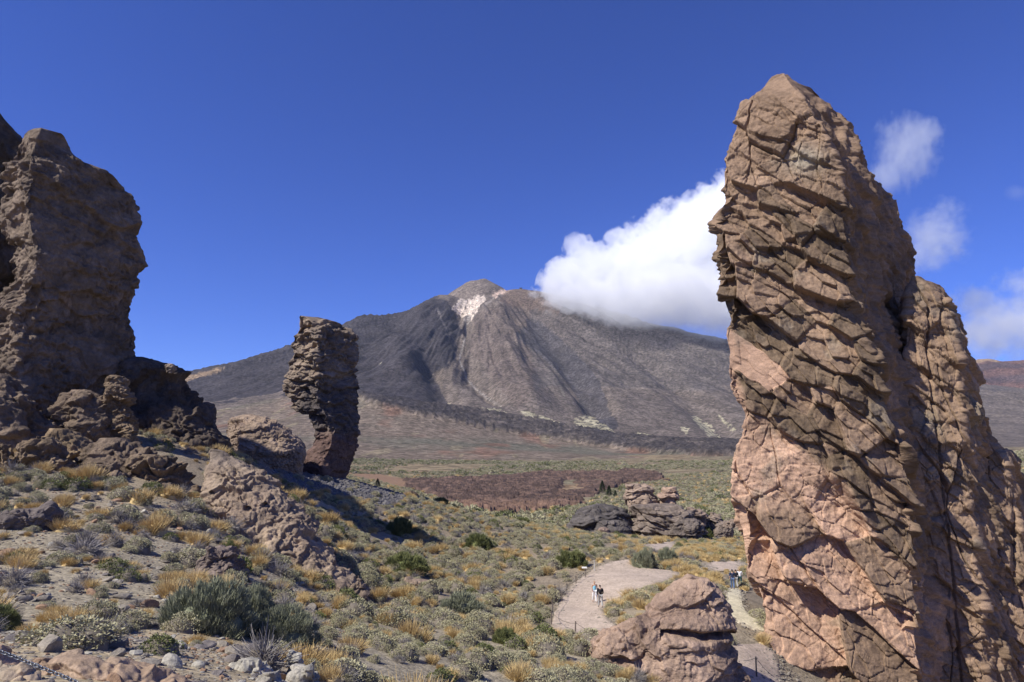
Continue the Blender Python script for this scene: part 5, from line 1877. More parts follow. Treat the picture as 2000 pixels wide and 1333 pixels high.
def pine(px, Y, h, seed, label, cat="pine tree", group=None, wide=0.42):
    r = np.random.default_rng(seed)
    q = P(px, 930, Y)
    x = float(q[0])
    t = empty("pine_tree", (x, Y, float(ground(x, Y)[0])), label, cat, group)
    vv, ff = tube([(0, 0, -0.3), (0, 0, h * 0.5), (0, 0, h * 0.97)], [h * 0.028, h * 0.018, h * 0.004], 7)
    link("trunk", py_mesh("trunk", vv, ff, M['twig']), t)
    n_ = 2600
    u = r.uniform(0.06, 1, n_) ** 0.8
    a_ = r.uniform(0, 6.283, n_)
    br = np.abs(np.sin(u * 26 + np.sin(a_ * 5))) * 0.4 + 0.6
    rd = (1 - u) ** 0.85 * h * wide * r.uniform(0.3, 1, n_) * br
    p = np.stack([rd * np.cos(a_), rd * np.sin(a_), u * h], -1)
    D = np.stack([np.cos(a_) * 0.8, np.sin(a_) * 0.8, r.uniform(-0.2, 0.6, n_)], -1) * h * 0.05
    link("crown", leaf_mesh("crown", p, D, perp(D, r), np.full(n_, h * 0.012), [M['pine']], r.uniform(0, 1, n_)), t)
    return t


pine(1176, 430, 7.6, 1, "tallest of three dark pines at the edge of the lava field")
pine(1189, 415, 6.4, 2, "middle dark pine just right of the tallest at the lava field")
pine(1201, 405, 4.0, 3, "smallest dark pine, rightmost of three at the lava field")
pine(738, 122, 1.6, 4, "small dark conical conifer on the crest right of the balanced rock", "conifer", None, 0.5)


# ------------------------------------------------------------------ loose stones
def stone_mesh(name, seed, sub=2, flat=0.6, mat='boulder', col=(0.26, 0.225, 0.185)):
    bm = bmesh.new()
    bmesh.ops.create_icosphere(bm, subdivisions=sub, radius=0.5)
    r = np.random.default_rng(seed)
    v = np.array([x.co for x in bm.verts])
    for _ in range(7):                             # split flat faces off
        d = rdir(r, 1)[0]
        lim = r.uniform(0.24, 0.40)
        k = v @ d
        v = v - np.where(k > lim, k - lim, 0)[:, None] * d
    v = v * [1, r.uniform(0.6, 0.95), flat]
    v = v + 0.03 * fbm(v * 5 + seed, 2, seed)[:, None] * rdir(r, 1)
    for x, c_ in zip(bm.verts, v):
        x.co = c_
    me = bm_mesh(name, bm, M[mat])
    a_ = me.attributes.new("Col", 'FLOAT_COLOR', 'POINT')
    a_.data.foreach_set("color", np.tile([*col, 1], (len(me.vertices), 1)).astype(np.float32).ravel())
    return me


TINT = [((0.27, 0.235, 0.19), "grey tan"), ((0.31, 0.20, 0.13), "rusty orange"), ((0.19, 0.165, 0.15), "dark grey"), ((0.40, 0.37, 0.31), "pale grey")]
STN = [[stone_mesh("stone", 40 * a_ + k, 2, 0.35 + 0.14 * k, 'boulder', TINT[a_][0]) for k in range(3)] for a_ in range(4)]
tx, ty = sector(5200, 6.5, 60)
tz = ground(tx, ty)
tpx, tpy = proj(np.c_[tx, ty, tz])
tk = (tpx > -20) & (tpx < 700) & (tpy < 1345) & (tpy > 930) & ~foot_mask(tx, ty) & ((ty < 30) | (RNG.uniform(0, 1, len(tx)) < 0.35))
tx, ty, tz, tpx, tpy = tx[tk], ty[tk], tz[tk], tpx[tk], tpy[tk]
ts = RNG.lognormal(-1.55, 0.5, len(tx)) * np.interp(ty, [6, 15, 40], [0.75, 1.0, 1.7])
ts = np.minimum(ts, 0.62)
tp_ = ts * F / ty
order = np.argsort(-tp_)
hidt = hidden(np.c_[tx, ty, tz], tpx, tpy)
order = [i for i in order if not hidt[i]][:280]
tset = np.zeros(len(tx), bool)
tset[order] = True
SITEMS = []
for i in order:
    a_ = int(RNG.choice(4, p=[0.5, 0.16, 0.2, 0.14]))
    sw = "small" if ts[i] < 0.28 else ("large" if ts[i] > 0.5 else "middling")
    o = link("stone", STN[a_][i % 3], None, (tx[i], ty[i], tz[i] + 0.08 * ts[i]), (RNG.normal(0, 0.25), RNG.normal(0, 0.25), RNG.uniform(0, 6.28)), (ts[i], ts[i], ts[i] * RNG.uniform(0.7, 1.3)))
    SITEMS.append((o, sw, TINT[a_][1] + " stone", TINT[a_][1] + " stones", zone(tpx[i], tpy[i]), tpx[i], ty[i], "stone"))
spread_labels(SITEMS)
# rubble and pebbles
bx_, by_ = sector(26000, 5.5, 62, 0.72)
bz_ = ground(bx_, by_)
bpx, bpy_ = proj(np.c_[bx_, by_, bz_])
bk = ((bpx < 700) & (bpx > -60)) & ~foot_mask(bx_, by_)
rp_ = np.c_[bx_, by_, bz_ + 0.01][bk]
nx_, ny_ = sector(9000, 5.5, 17, 0.72)
nk = proj(np.c_[nx_, ny_, ground(nx_, ny_)])[0] < 760
rp_ = np.vstack([rp_, np.c_[nx_, ny_, ground(nx_, ny_)][nk]])
rs = RNG.lognormal(-2.5, 0.45, len(rp_)) * np.interp(rp_[:, 1], [5, 12, 50], [0.55, 0.9, 2.0])
rv = RNG.integers(0, 4, len(rp_))
LSTN = [stone_mesh("pebble", 300 + a_, 1, 0.55, 'boulder', TINT[a_][0]) for a_ in range(4)]
for a_ in range(4):
    m_ = rv == a_
    scatter("rubble", LSTN[a_], rp_[m_], rs[m_], RNG.uniform(0, 6.28, m_.sum()), 0.8)
# grit and stones spilled along the edges of the paths
ep = []
for nm, (ea, eb, poly) in PATHS.items():
    for e_ in (ea, eb):
        q = resample(e_, 260)
        ep.append(q + RNG.normal(0, 0.18, q.shape) if nm == 'pale' else np.vstack([q + RNG.normal(0, 0.4, q.shape), q + RNG.normal(0, 0.9, q.shape)]))
ep = np.vstack(ep)
ep = np.c_[ep, ground(ep[:, 0], ep[:, 1]) + 0.05]
scatter("path_edge_rubble", LSTN[0], ep, RNG.lognormal(-2.0, 0.5, len(ep)), RNG.uniform(0, 6.28, len(ep)), 0.8)
# scree round the balanced rock
cx_, cy_ = sector(60000, 85, 150, 0.45)
cz_ = ground(cx_, cy_)
cpx, cpy = proj(np.c_[cx_, cy_, cz_])
ck = inpoly(cpx, cpy, [(490, 890), (700, 930), (820, 960), (900, 985), (780, 1000), (640, 975), (500, 940)]) & ~foot_mask(cx_, cy_)
cp_ = np.c_[cx_, cy_, cz_][ck]
grey_stone = stone_mesh("pebble", 321, 1, 0.7, 'boulder', (0.155, 0.145, 0.145))
scatter("scree", grey_stone, cp_, RNG.lognormal(-0.9, 0.5, len(cp_)), RNG.uniform(0, 6.28, len(cp_)), 0.9)

# pale and orange rocks along the bottom edge
BOT = [
    ((455, 548, 1283, 1330), 11.6, (0.38, 0.35, 0.29), "pale grey rough rock left of the bottom edge shrubs", 0.22),
    ((556, 596, 1268, 1306), 12.6, (0.42, 0.39, 0.33), "pale wedge shaped rock standing upright near the bottom edge", 0.18),
    ((566, 638, 1298, 1345), 11.4, (0.37, 0.34, 0.285), "broad pale boulder at the bottom edge, brown on its right", 0.2),
    ((505, 570, 1312, 1350), 10.6, (0.36, 0.33, 0.28), "low pale rock cut by the bottom frame edge", 0.18),
    ((300, 352, 1244, 1282), 13.4, (0.40, 0.355, 0.28), "pale buff block above the low green shrub", 0.2),
    ((372, 388, 1276, 1294), 11.8, (0.24, 0.14, 0.09), "small squarish red brown stone right of the low green shrub", 0.12),
]
for k, ((x0, x1, y0, y1), Y, base, lab, s_) in enumerate(BOT):
    rock_loft("rock", blob_rows(x0, x1, y0, y1 + 12, 0.15, 9, 2.6), Y, 0.8, 80, 120, M['boulder'], base, lab, "rock", 1200 + 7 * k, s_, 0.7, 2.6, -0.2, 'breccia', None, 0.02)
SLAB = [
    ((-60, 62, 1254, 1345), 8.0, (0.36, 0.245, 0.165), "orange tan slab in the bottom left corner behind the chain", 0.3, 0.2),
    ((98, 336, 1274, 1372), 7.2, (0.36, 0.255, 0.175), "long rounded orange brown slab on the bottom edge right of the chain", 0.3, 0.45),
    ((-40, 110, 1300, 1372), 6.6, (0.38, 0.29, 0.20), "flat buff slab under the chain in the bottom left corner", 0.3, 0.3),
    ((60, 150, 1278, 1345), 7.7, (0.33, 0.225, 0.15), "small brown slab wedged between two larger ones at bottom left", 0.25, 0.2),
]
for k, ((x0, x1, y0, y1), Y, base, lab, s_, sk) in enumerate(SLAB):
    rock_loft("rock_slab", blob_rows(x0, x1, y0, y1 + 20, sk, 9, 2.4), Y, 0.6, 120, 180, M['boulder'], base, lab, "rock slab", 1300 + 7 * k, s_, 0.4, 2.4, -0.3, 'breccia', None, 0.03, None, np.array(base) * [1.0, 1.08, 1.15])

# ------------------------------------------------------------------ posts and ropes along the paths
POSTS = [(1161, 1097, 1116), (1144, 1112, 1129), (1125, 1127, 1141), (1107, 1142, 1158), (1097, 1160, 1177), (1079, 1176, 1196), (1077, 1198, 1221), (1124, 1217, 1236)]
PLAB = ["pale post farthest along the wide path's left edge", "post with a small sign plate on the wide path's left edge", "third post from the far end of the wide path", "fourth post from the far end of the wide path",
        "fifth post from the far end, left of the walking pair", "post beside a golden shrub on the wide path's left edge", "corner post at the near left end of the wide path", "lone post across the near end of the wide path"]


def post(q, h, lab, k=0, sign=False):
    t = empty("fence_post", tuple(q), lab, "fence post", "posts along the paths")
    vv, ff = tube([(0, 0, -0.2), (0.0, 0, h * 0.5), (0.02 * math.sin(k * 2.1), 0.02 * math.cos(k), h)], [0.045, 0.042, 0.038], 8)
    link("pole", py_mesh("pole", vv, ff, M['post'] if k else M['plate']), t)
    vv, ff = tube([(0.05, 0, h - 0.14), (0.07, 0, h - 0.11), (0.05, 0, h - 0.07)], 0.01, 5)
    link("rope_eye", py_mesh("rope_eye", vv, ff, M['iron']), t)
    if sign:
        bm = bmesh.new()
        bmesh.ops.create_cube(bm, size=1.0, matrix=Matrix.Translation((-0.12, 0, h + 0.03)) @ Matrix.Rotation(R(20), 4, 'X') @ Matrix.Diagonal((0.5, 0.3, 0.03, 1)))
        bmesh.ops.bevel(bm, geom=bm.edges[:], offset=0.008, segments=1)
        link("sign_plate", bm_mesh("sign_plate", bm, M['plate']), t)
    return t


def sag(a, b, drop, n_=9):
    return [tuple(np.array(a) * (1 - u) + np.array(b) * u - np.array([0, 0, drop * 4 * u * (1 - u)])) for u in np.linspace(0, 1, n_)]


tops = []
for k, (px, y0, y1) in enumerate(POSTS):
    q = hit(px, y1)
    h = (y1 - y0) / F * q[1] * 1.05
    post(q, h, PLAB[k], k, k == 1)
    tops.append((q[0] + 0.05, q[1], q[2] + h - 0.1))
for (i0, i1, lab) in ((0, 6, "thin dark rope sagging between the posts along the wide path"), (6, 7, "slack rope across the near end of the wide path")):
    pts = []
    for k in range(i0, i1):
        pts += sag(tops[k], tops[k + 1], 0.22)[(1 if k > i0 else 0):]
    if i0 == 6:
        e_ = hit(1165, 1240)
        pts += sag(tops[7], (e_[0] + 0.4, e_[1] - 0.6, e_[2] + 0.3), 0.2)[1:]
    vv, ff = tube(pts, 0.013, 5)
    tag(link("rope", py_mesh("rope", vv, ff, M['rope'])), lab, "rope")
q = hit(1478, 1324)
h = 34 / F * q[1] * 1.08
t = post(q, h, "dark iron post by the lower path between rock hump and pillar", 3)
t.children[0].data.materials[0] = M['iron']
a0 = (q[0], q[1], q[2] + h - 0.06)
b0 = P(1452, 1291, q[1] + 0.8)
b1 = P(1512, 1322, q[1] + 0.3)
vv, ff = tube(sag(tuple(b0), a0, 0.05) + sag(a0, tuple(b1), 0.1)[1:], 0.014, 5)
tag(link("rope", py_mesh("rope", vv, ff, M['iron'])), "dark rope at the iron post between rock hump and pillar", "rope")

# ------------------------------------------------------------------ the chain in the bottom left corner
cp = [P(-40, 1258, 5.7), P(20, 1280, 5.5), P(75, 1302, 5.3), P(125, 1322, 5.15), P(190, 1352, 4.95)]
cp = resample([tuple(x) for x in cp], 60)
L0 = np.r_[0, np.cumsum(np.linalg.norm(cp[1:] - cp[:-1], axis=1))]
chain = empty("chain", tuple(cp[30]), "steel chain hanging across the bottom left corner over the stone slabs", "chain")
lv, lf = [], []
ring = [(0.021 * math.cos(t) + (0.009 if math.cos(t) > 0 else -0.009), 0.0125 * math.sin(t), 0) for t in np.linspace(0, 2 * math.pi, 17)[:-1]]
nv = len(ring)
for k, pt in enumerate(ring):
    a_, b_ = Vector(ring[(k + 1) % nv]) - Vector(ring[k - 1]), Vector((0, 0, 1))
    side = a_.normalized().cross(b_)
    for s_ in range(6):
        an = 2 * math.pi * s_ / 6
        lv.append(tuple(Vector(pt) + (side * math.cos(an) + b_ * math.sin(an)) * 0.0042))
for k in range(nv):
    for s_ in range(6):
        lf.append((k * 6 + s_, k * 6 + (s_ + 1) % 6, ((k + 1) % nv) * 6 + (s_ + 1) % 6, ((k + 1) % nv) * 6 + s_))
steel, t_, b_ = new_mat("galvanised_steel")
b_.inputs["Base Color"].default_value = (0.16, 0.17, 0.19, 1)
b_.inputs["Metallic"].default_value = 0.85
b_.inputs["Roughness"].default_value = 0.38
lm_ = py_mesh("link", lv, lf, steel, True)
dist, k = 0.0, 0
while dist < L0[-1]:
    c3 = np.array([np.interp(dist, L0, cp[:, j]) for j in range(3)])
    e3 = np.array([np.interp(min(dist + 0.03, L0[-1]), L0, cp[:, j]) for j in range(3)]) - c3
    if np.linalg.norm(e3) < 1e-6:
        break
    rot = Vector(e3).to_track_quat('X', 'Z').to_matrix().to_4x4() @ Matrix.Rotation(R(90 if k % 2 else 0) + 0.3, 4, 'X')
    o = link("link", lm_, chain)
    o.matrix_local = Matrix.Translation(Vector(c3) - chain.location) @ rot
    dist += 0.046
    k += 1

# ------------------------------------------------------------------ things on the volcano's shoulder
sp_ = P(1017, 566.5, 4080)
st = empty("cable_car_station", tuple(sp_), "tiny dark cable car station on the volcano's shoulder", "station")
bm = bmesh.new()
bmesh.ops.create_cube(bm, size=1.0, matrix=Matrix.Translation((0, 0, 3)) @ Matrix.Diagonal((14, 10, 14, 1)))
link("wall", bm_mesh("wall", bm, M['station']), st)
bm = bmesh.new()
bmesh.ops.create_cube(bm, size=1.0, matrix=Matrix.Translation((1, 0, 11.3)) @ Matrix.Diagonal((18, 12, 2.4, 1)))
link("roof", bm_mesh("roof", bm, M['station']), st)
mp_ = P(1043, 569, 4080)
mt = empty("radio_mast", tuple(mp_), "thin mast standing on the volcano's shoulder right of the cable car station", "mast")
vv, ff = tube([(0, 0, -8), (0, 0, 30)], [0.9, 0.5], 6)
link("pole", py_mesh("pole", vv, ff, M['station']), mt)
bm = bmesh.new()
bmesh.ops.create_cube(bm, size=1.0, matrix=Matrix.Translation((0, 0, 24)) @ Matrix.Diagonal((6, 2, 1.2, 1)))
link("crossbar", bm_mesh("crossbar", bm, M['station']), mt)


# ------------------------------------------------------------------ people
def skin_mesh(name, joints, bones, mat, root=0, levels=1, parent=None):
    """one continuous surface grown round a skeleton: joints (x, y, z, rx, ry), bones (a, b)"""
    me = bpy.data.meshes.new(name)
    me.from_pydata([j[:3] for j in joints], bones, [])
    me.materials.append(mat)
    o = link(name, me, parent)
    sk = o.modifiers.new("skin", 'SKIN')
    for k, j in enumerate(joints):
        d = me.skin_vertices[0].data[k]
        d.radius = (j[3], j[4])
        d.use_root = (k == root)
    sk.use_smooth_shade = True
    sb = o.modifiers.new("smooth", 'SUBSURF')
    sb.levels = levels
    sb.render_levels = levels
    return o


SKIN = plain("skin_tone", (0.50, 0.31, 0.22), 0.6, 0.3, 0.05)


def cloth(name, c):
    return plain(name, c, 0.85, 0.15, 0.12, 12)


def person(px, pyfeet, h, heading, label, top, legs, hair, shoes=(0.06, 0.055, 0.05), stride=0.28, sleeves='short', pack=None, stick=False, cap=None, lean=0.0, arms=(0.35, -0.3), group=None, Y=None):
    q = hit(px, pyfeet) if Y is None else np.array(lay(px, pyfeet, Y))
    t = empty("person", (q[0], q[1], q[2] + 0.07), label, "person", group, heading)
    k = h / 1.75
    # faces -y in its own frame
    st_ = stride
    hipz, knz, anz = 0.93, 0.50, 0.085

    def leg(sgn, f):
        hip = (0.095 * sgn, 0.0, hipz)
        kn = (0.10 * sgn, -f * 0.42 - 0.04, knz + 0.01)
        an = (0.10 * sgn, -f * 0.85 + (0.06 if f < 0 else 0.0), anz + (0.05 if f < 0 else 0))
        toe = (0.11 * sgn, an[1] - 0.15, 0.03 + (0.01 if f < 0 else 0))
        return hip, kn, an, toe
    lh, lk, la, lt = leg(1, st_)
    rh, rk, ra, rt = leg(-1, -st_)
    ch = (0, -0.02 - lean, 1.28)
    nk = (0, -0.03 - lean * 1.3, 1.49)
    hd = (0, -0.055 - lean * 1.5, 1.60)
    tp_ = (0, -0.045 - lean * 1.5, 1.70)

    def arm(sgn, f):
        sh = (0.19 * sgn, -0.02 - lean, 1.42)
        el = (0.25 * sgn, 0.02 - f * 0.25 - lean, 1.15)
        wr = (0.24 * sgn, -0.10 - f * 0.55 - lean, 0.93 + abs(f) * 0.12)
        return sh, el, wr
    ls, le, lw = arm(1, -arms[0])
    rs_, re, rw = arm(-1, -arms[1])
    J = [(0, 0, 0.95, .135, .10), (0, -0.01, 1.12, .125, .095), (*ch, .15, .105), (*nk, .052, .052), (*hd, .078, .092), (*tp_, .055, .07),
         (*lh, .085, .085), (*lk, .058, .06), (*la, .038, .042), (*lt, .04, .028), (*rh, .085, .085), (*rk, .058, .06), (*ra, .038, .042), (*rt, .04, .028),
         (*ls, .055, .055), (*le, .038, .038), (*lw, .026, .028), (*rs_, .055, .055), (*re, .038, .038), (*rw, .026, .028)]
    Bn = [(0, 1), (1, 2), (2, 3), (3, 4), (4, 5), (0, 6), (6, 7), (7, 8), (8, 9), (0, 10), (10, 11), (11, 12), (12, 13), (2, 14), (14, 15), (15, 16), (2, 17), (17, 18), (18, 19)]
    sc3 = lambda js: [(x * k, y * k, z * k, a * k, b * k) for x, y, z, a, b in js]
    skin_mesh("body", sc3(J), Bn, SKIN, 0, 2, t)
    g_ = 0.018
    T = [(0, 0, 0.90, .135 + g_, .10 + g_), (0, -0.01, 1.12, .125 + g_, .095 + g_), (*ch, .152 + g_, .105 + g_), (0, -0.028 - lean * 1.2, 1.45, .085, .075),
         (*ls, .058 + g_, .058 + g_), (*le, .042 + g_, .042 + g_), (*rs_, .058 + g_, .058 + g_), (*re, .042 + g_, .042 + g_)]
    TB = [(0, 1), (1, 2), (2, 3), (2, 4), (4, 5), (2, 6), (6, 7)]
    if sleeves == 'long':
        T += [(*lw, .034 + g_ / 2, .034 + g_ / 2), (*rw, .034 + g_ / 2, .034 + g_ / 2)]
        TB += [(5, 8), (7, 9)]
    elif sleeves == 'none':
        T = T[:4]
        TB = TB[:3]
    skin_mesh("top", sc3(T), TB, top, 0, 2, t)
    Lg = [(0, 0, 0.97, .138 + g_, .102 + g_), (*lh, .088 + g_, .09 + g_), (*lk, .064 + g_, .066 + g_), (*la, .05 + g_ / 2, .054 + g_ / 2), (*rh, .088 + g_, .09 + g_), (*rk, .064 + g_, .066 + g_), (*ra, .05 + g_ / 2, .054 + g_ / 2)]
    skin_mesh("trousers", sc3(Lg), [(0, 1), (1, 2), (2, 3), (0, 4), (4, 5), (5, 6)], legs, 0, 2, t)
    sm_ = cloth("shoe_leather", shoes)
    for (an, toe) in ((la, lt), (ra, rt)):
        skin_mesh("shoe", sc3([(an[0], an[1] + 0.04, an[2] - 0.03, .045, .05), (an[0], an[1] - 0.04, an[2] - 0.035, .045, .045), (*toe, .046, .034)]), [(0, 1), (1, 2)], sm_, 0, 1, t)
    skin_mesh("hair", sc3([(0, tp_[1] + 0.01, 1.715, .06, .075), (0, hd[1] + 0.05, 1.645, .08, .06), (0, nk[1] + 0.05, 1.56, .06, .04)]), [(0, 1), (1, 2)], hair, 0, 1, t)
    if cap is not None:
        skin_mesh("hat", sc3([(0, tp_[1], 1.73, .075, .085), (0, tp_[1] - 0.10, 1.70, .06, .02)]), [(0, 1)], cap, 0, 1, t)
    # face and hands
    bm = bmesh.new()
    for sgn in (1, -1):
        bmesh.ops.create_icosphere(bm, subdivisions=1, radius=0.011 * k, matrix=Matrix.Translation((0.032 * sgn * k, (hd[1] - 0.082) * k, 1.615 * k)))
    link("eyes", bm_mesh("eyes", bm, M['iron']), t)
    bm = bmesh.new()
    bmesh.ops.create_cone(bm, segments=6, radius1=0.016 * k, radius2=0.006 * k, depth=0.05 * k, cap_ends=True, matrix=Matrix.Translation((0, (hd[1] - 0.095) * k, 1.595 * k)))
    for sgn in (1, -1):
        bmesh.ops.create_icosphere(bm, subdivisions=1, radius=0.022 * k, matrix=Matrix.Translation((0.078 * sgn * k, (hd[1] + 0.005) * k, 1.605 * k)))
    link("nose_and_ears", bm_mesh("nose_and_ears", bm, SKIN), t)
    for wr, el in ((lw, le), (rw, re)):
        d = (Vector(wr) - Vector(el)).normalized()
        sd = d.cross(Vector((1, 0, 0))).normalized()
        parts = [tube([Vector(wr) * k, (Vector(wr) + d * 0.045) * k, (Vector(wr) + d * 0.085) * k], [0.024 * k, 0.036 * k, 0.034 * k], 7)]
        for fi, ln in enumerate((0.062, 0.072, 0.068, 0.052)):
            b0_ = Vector(wr) + d * 0.08 + sd * (0.027 - 0.018 * fi)
            parts.append(tube([b0_ * k, (b0_ + d * ln * 0.55 + Vector((0, -0.006, 0))) * k, (b0_ + d * ln + Vector((0, -0.02, 0))) * k], [0.0095 * k, 0.0088 * k, 0.006 * k], 5))
        tb = Vector(wr) + d * 0.025 + sd * 0.03
        parts.append(tube([tb * k, (tb + d * 0.03 + sd * 0.025) * k, (tb + d * 0.06 + sd * 0.03) * k], [0.011 * k, 0.0105 * k, 0.007 * k], 5))
        vv, ff = join_arrays(parts)
        link("hand", py_mesh("hand", vv, ff, SKIN, True), t)
    if pack is not None:
        skin_mesh("backpack", sc3([(0, 0.15 - lean, 1.08, .13, .08), (0, 0.16 - lean, 1.25, .15, .09), (0, 0.14 - lean, 1.42, .11, .07)]), [(0, 1), (1, 2)], pack, 0, 1, t)
    if stick:
        w3 = Vector(lw) * k
        vv, ff = tube([w3 + Vector((0, -0.02, 0.12)), Vector((w3.x + 0.05, w3.y - 0.30, 0.0))], [0.016, 0.01], 6)
        sk_ = tag(link("walking_pole", py_mesh("walking_pole", vv, ff, M['plate'])), "light walking pole held by the person in black on the wide path", "walking pole")
        sk_.location = t.location
        sk_.rotation_euler = t.rotation_euler
    return t


DARKH = cloth("dark_hair", (0.03, 0.022, 0.018))
FAIRH = cloth("fair_hair", (0.30, 0.20, 0.10))
BLACK = cloth("black_cloth", (0.022, 0.022, 0.026))
NAVY = cloth("navy_cloth", (0.03, 0.04, 0.085))
WHITE = cloth("white_cloth", (0.78, 0.78, 0.80))
CYAN = cloth("light_blue_cloth", (0.28, 0.62, 0.78))
TEAL = cloth("dark_teal_cloth", (0.03, 0.075, 0.085))
GREYC = cloth("grey_cloth", (0.40, 0.39, 0.38))
JEAN = cloth("blue_denim", (0.11, 0.16, 0.28))
person(1161.5, 1179, 1.72, R(8), "person in a light blue sleeveless top walking on the wide path", CYAN, WHITE, FAIRH, (0.05, 0.05, 0.05), 0.22, 'none')
person(1173, 1189, 1.72, R(185), "person in a black jacket with walking pole on the wide path", BLACK, GREYC, DARKH, (0.10, 0.09, 0.08), 0.24, 'long', BLACK, True, None, 0.05)
person(1431.5, 1153, 1.76, R(165), "person in a navy top and dark cap at the top of the pale path", NAVY, JEAN, DARKH, (0.05, 0.05, 0.06), 0.16, 'short', None, False, NAVY)
person(1438, 1150, 1.74, R(175), "person in black with grey trousers between two others on the pale path", BLACK, GREYC, DARKH, (0.06, 0.06, 0.06), 0.18, 'short', BLACK)
person(1446, 1148, 1.74, R(170), "person in a white long sleeved top and dark teal trousers on the pale path", WHITE, TEAL, FAIRH, (0.06, 0.06, 0.06), 0.30, 'long')
person(1398, 1040, 1.72, R(190), "tiny distant person in white trousers among yellow shrubs left of the pillar", GREYC, WHITE, DARKH, (0.1, 0.1, 0.1), 0.25, 'short')

# ------------------------------------------------------------------ clouds
def cloud(name, blobs, dens, soft, amp, scale, label, group=None, floor=None, aniso=0.3, detail=6.0, seed=0.0, stretch=(1, 1, 1), hull=1.1, amp2=0.0, sub=1.0):
    """a body of droplets inside a hull; density from ellipsoids roughened by noise"""
    c_ = np.array([b[0] for b in blobs], float)
    r_ = np.array([b[1] for b in blobs], float)
    cen = c_.mean(0)
    bm = bmesh.new()
    for cc, rr_ in zip(c_, r_):
        mt = Matrix.Translation(tuple(cc - cen)) @ Matrix.Diagonal((*(rr_ * hull), 1))
        bmesh.ops.create_icosphere(bm, subdivisions=4, radius=1.0, matrix=mt)
    me = bm_mesh(name, bm)
    o = link(name, me, None, tuple(cen))
    rm = o.modifiers.new("hull", 'REMESH')
    rm.mode = 'VOXEL'
    rm.voxel_size = float(r_.min()) * 0.16 * sub
    m = bpy.data.materials.new("cloud_droplets")
    m.use_nodes = True
    g = m.node_tree
    for n in list(g.nodes):
        g.nodes.remove(n)
    ps = g.nodes.new("ShaderNodeTexCoord").outputs["Object"]
    L_ = g.links.new

    def math_(op, a, b=None, c=None):
        n = g.nodes.new("ShaderNodeMath")
        n.operation = op
        for k, x in enumerate((a, b, c)):
            if x is None:
                continue
            if isinstance(x, (int, float)):
                n.inputs[k].default_value = x
            else:
                L_(x, n.inputs[k])
        return n.outputs[0]

    def vmath(op, a, b=None):
        n = g.nodes.new("ShaderNodeVectorMath")
        n.operation = op
        L_(a, n.inputs[0])
        if b is not None:
            n.inputs[1].default_value = b
        return n

    def noise(sc, dt, off):
        q = vmath('MULTIPLY', ps, tuple(x / sc for x in stretch)).outputs[0]
        q = vmath('ADD', q, (seed + off, seed * 0.7 + off, -seed)).outputs[0]
        nz_ = g.nodes.new("ShaderNodeTexNoise")
        nz_.inputs["Scale"].default_value = 1.0
        nz_.inputs["Detail"].default_value = dt
        nz_.inputs["Roughness"].default_value = 0.6
        L_(q, nz_.inputs["Vector"])
        return math_('SUBTRACT', nz_.outputs[0], 0.5)
    best = None
    for cc, rr_ in zip(c_, r_):
        d = vmath('SUBTRACT', ps, tuple(cc - cen)).outputs[0]
        d = vmath('DIVIDE', d, tuple(rr_)).outputs[0]
        v = math_('SUBTRACT', 1.0, vmath('LENGTH', d).outputs["Value"])
        best = v if best is None else math_('SMOOTH_MAX', best, v, 0.12)
    t = math_('ADD', best, math_('MULTIPLY', noise(scale, detail, 0.0), amp))
    if amp2:
        t = math_('ADD', t, math_('MULTIPLY', noise(scale * 0.17, 6.0, 4.0), amp2))
    mr = g.nodes.new("ShaderNodeMapRange")
    mr.interpolation_type = 'SMOOTHSTEP'
    L_(t, mr.inputs[0])
    mr.inputs[1].default_value = 0.0
    sp = g.nodes.new("ShaderNodeSeparateXYZ")
    L_(ps, sp.inputs[0])
    if floor is not None:                      # crisp on top, ragged and soft underneath
        m3 = g.nodes.new("ShaderNodeMapRange")
        L_(sp.outputs[2], m3.inputs[0])
        m3.inputs[1].default_value = floor[0] - cen[2]
        m3.inputs[2].default_value = floor[1] - cen[2]
        m3.inputs[3].default_value = soft * 5
        m3.inputs[4].default_value = soft
        L_(m3.outputs[0], mr.inputs[2])
    else:
        mr.inputs[2].default_value = soft
    out = mr.outputs[0]
    if floor is not None:                      # thins out towards its base
        m2 = g.nodes.new("ShaderNodeMapRange")
        L_(sp.outputs[2], m2.inputs[0])
        m2.inputs[1].default_value = floor[0] - cen[2]
        m2.inputs[2].default_value = floor[1] - cen[2]
        m2.inputs[3].default_value = floor[2]
        m2.inputs[4].default_value = 1.0
        out = math_('MULTIPLY', out, m2.outputs[0])
    out = math_('MULTIPLY', out, dens)
    pv = g.nodes.new("ShaderNodeVolumePrincipled")
    pv.inputs["Color"].default_value = (1, 1, 1, 1)
    pv.inputs["Anisotropy"].default_value = aniso
    L_(out, pv.inputs["Density"])
    pv.inputs["Density Attribute"].default_value = ""
    ou = g.nodes.new("ShaderNodeOutputMaterial")
    L_(pv.outputs[0], ou.inputs["Volume"])
    me.materials.append(m)
    return tag(o, label, "cloud", group)


def ball(px, py, Y, rx, ry, rz):
    """an ellipsoid given by its place in the photograph, its distance and its half sizes in photograph pixels"""
    k = Y / F
    return (tuple(P(px, py, Y)), (rx * k, rz * k, ry * k))


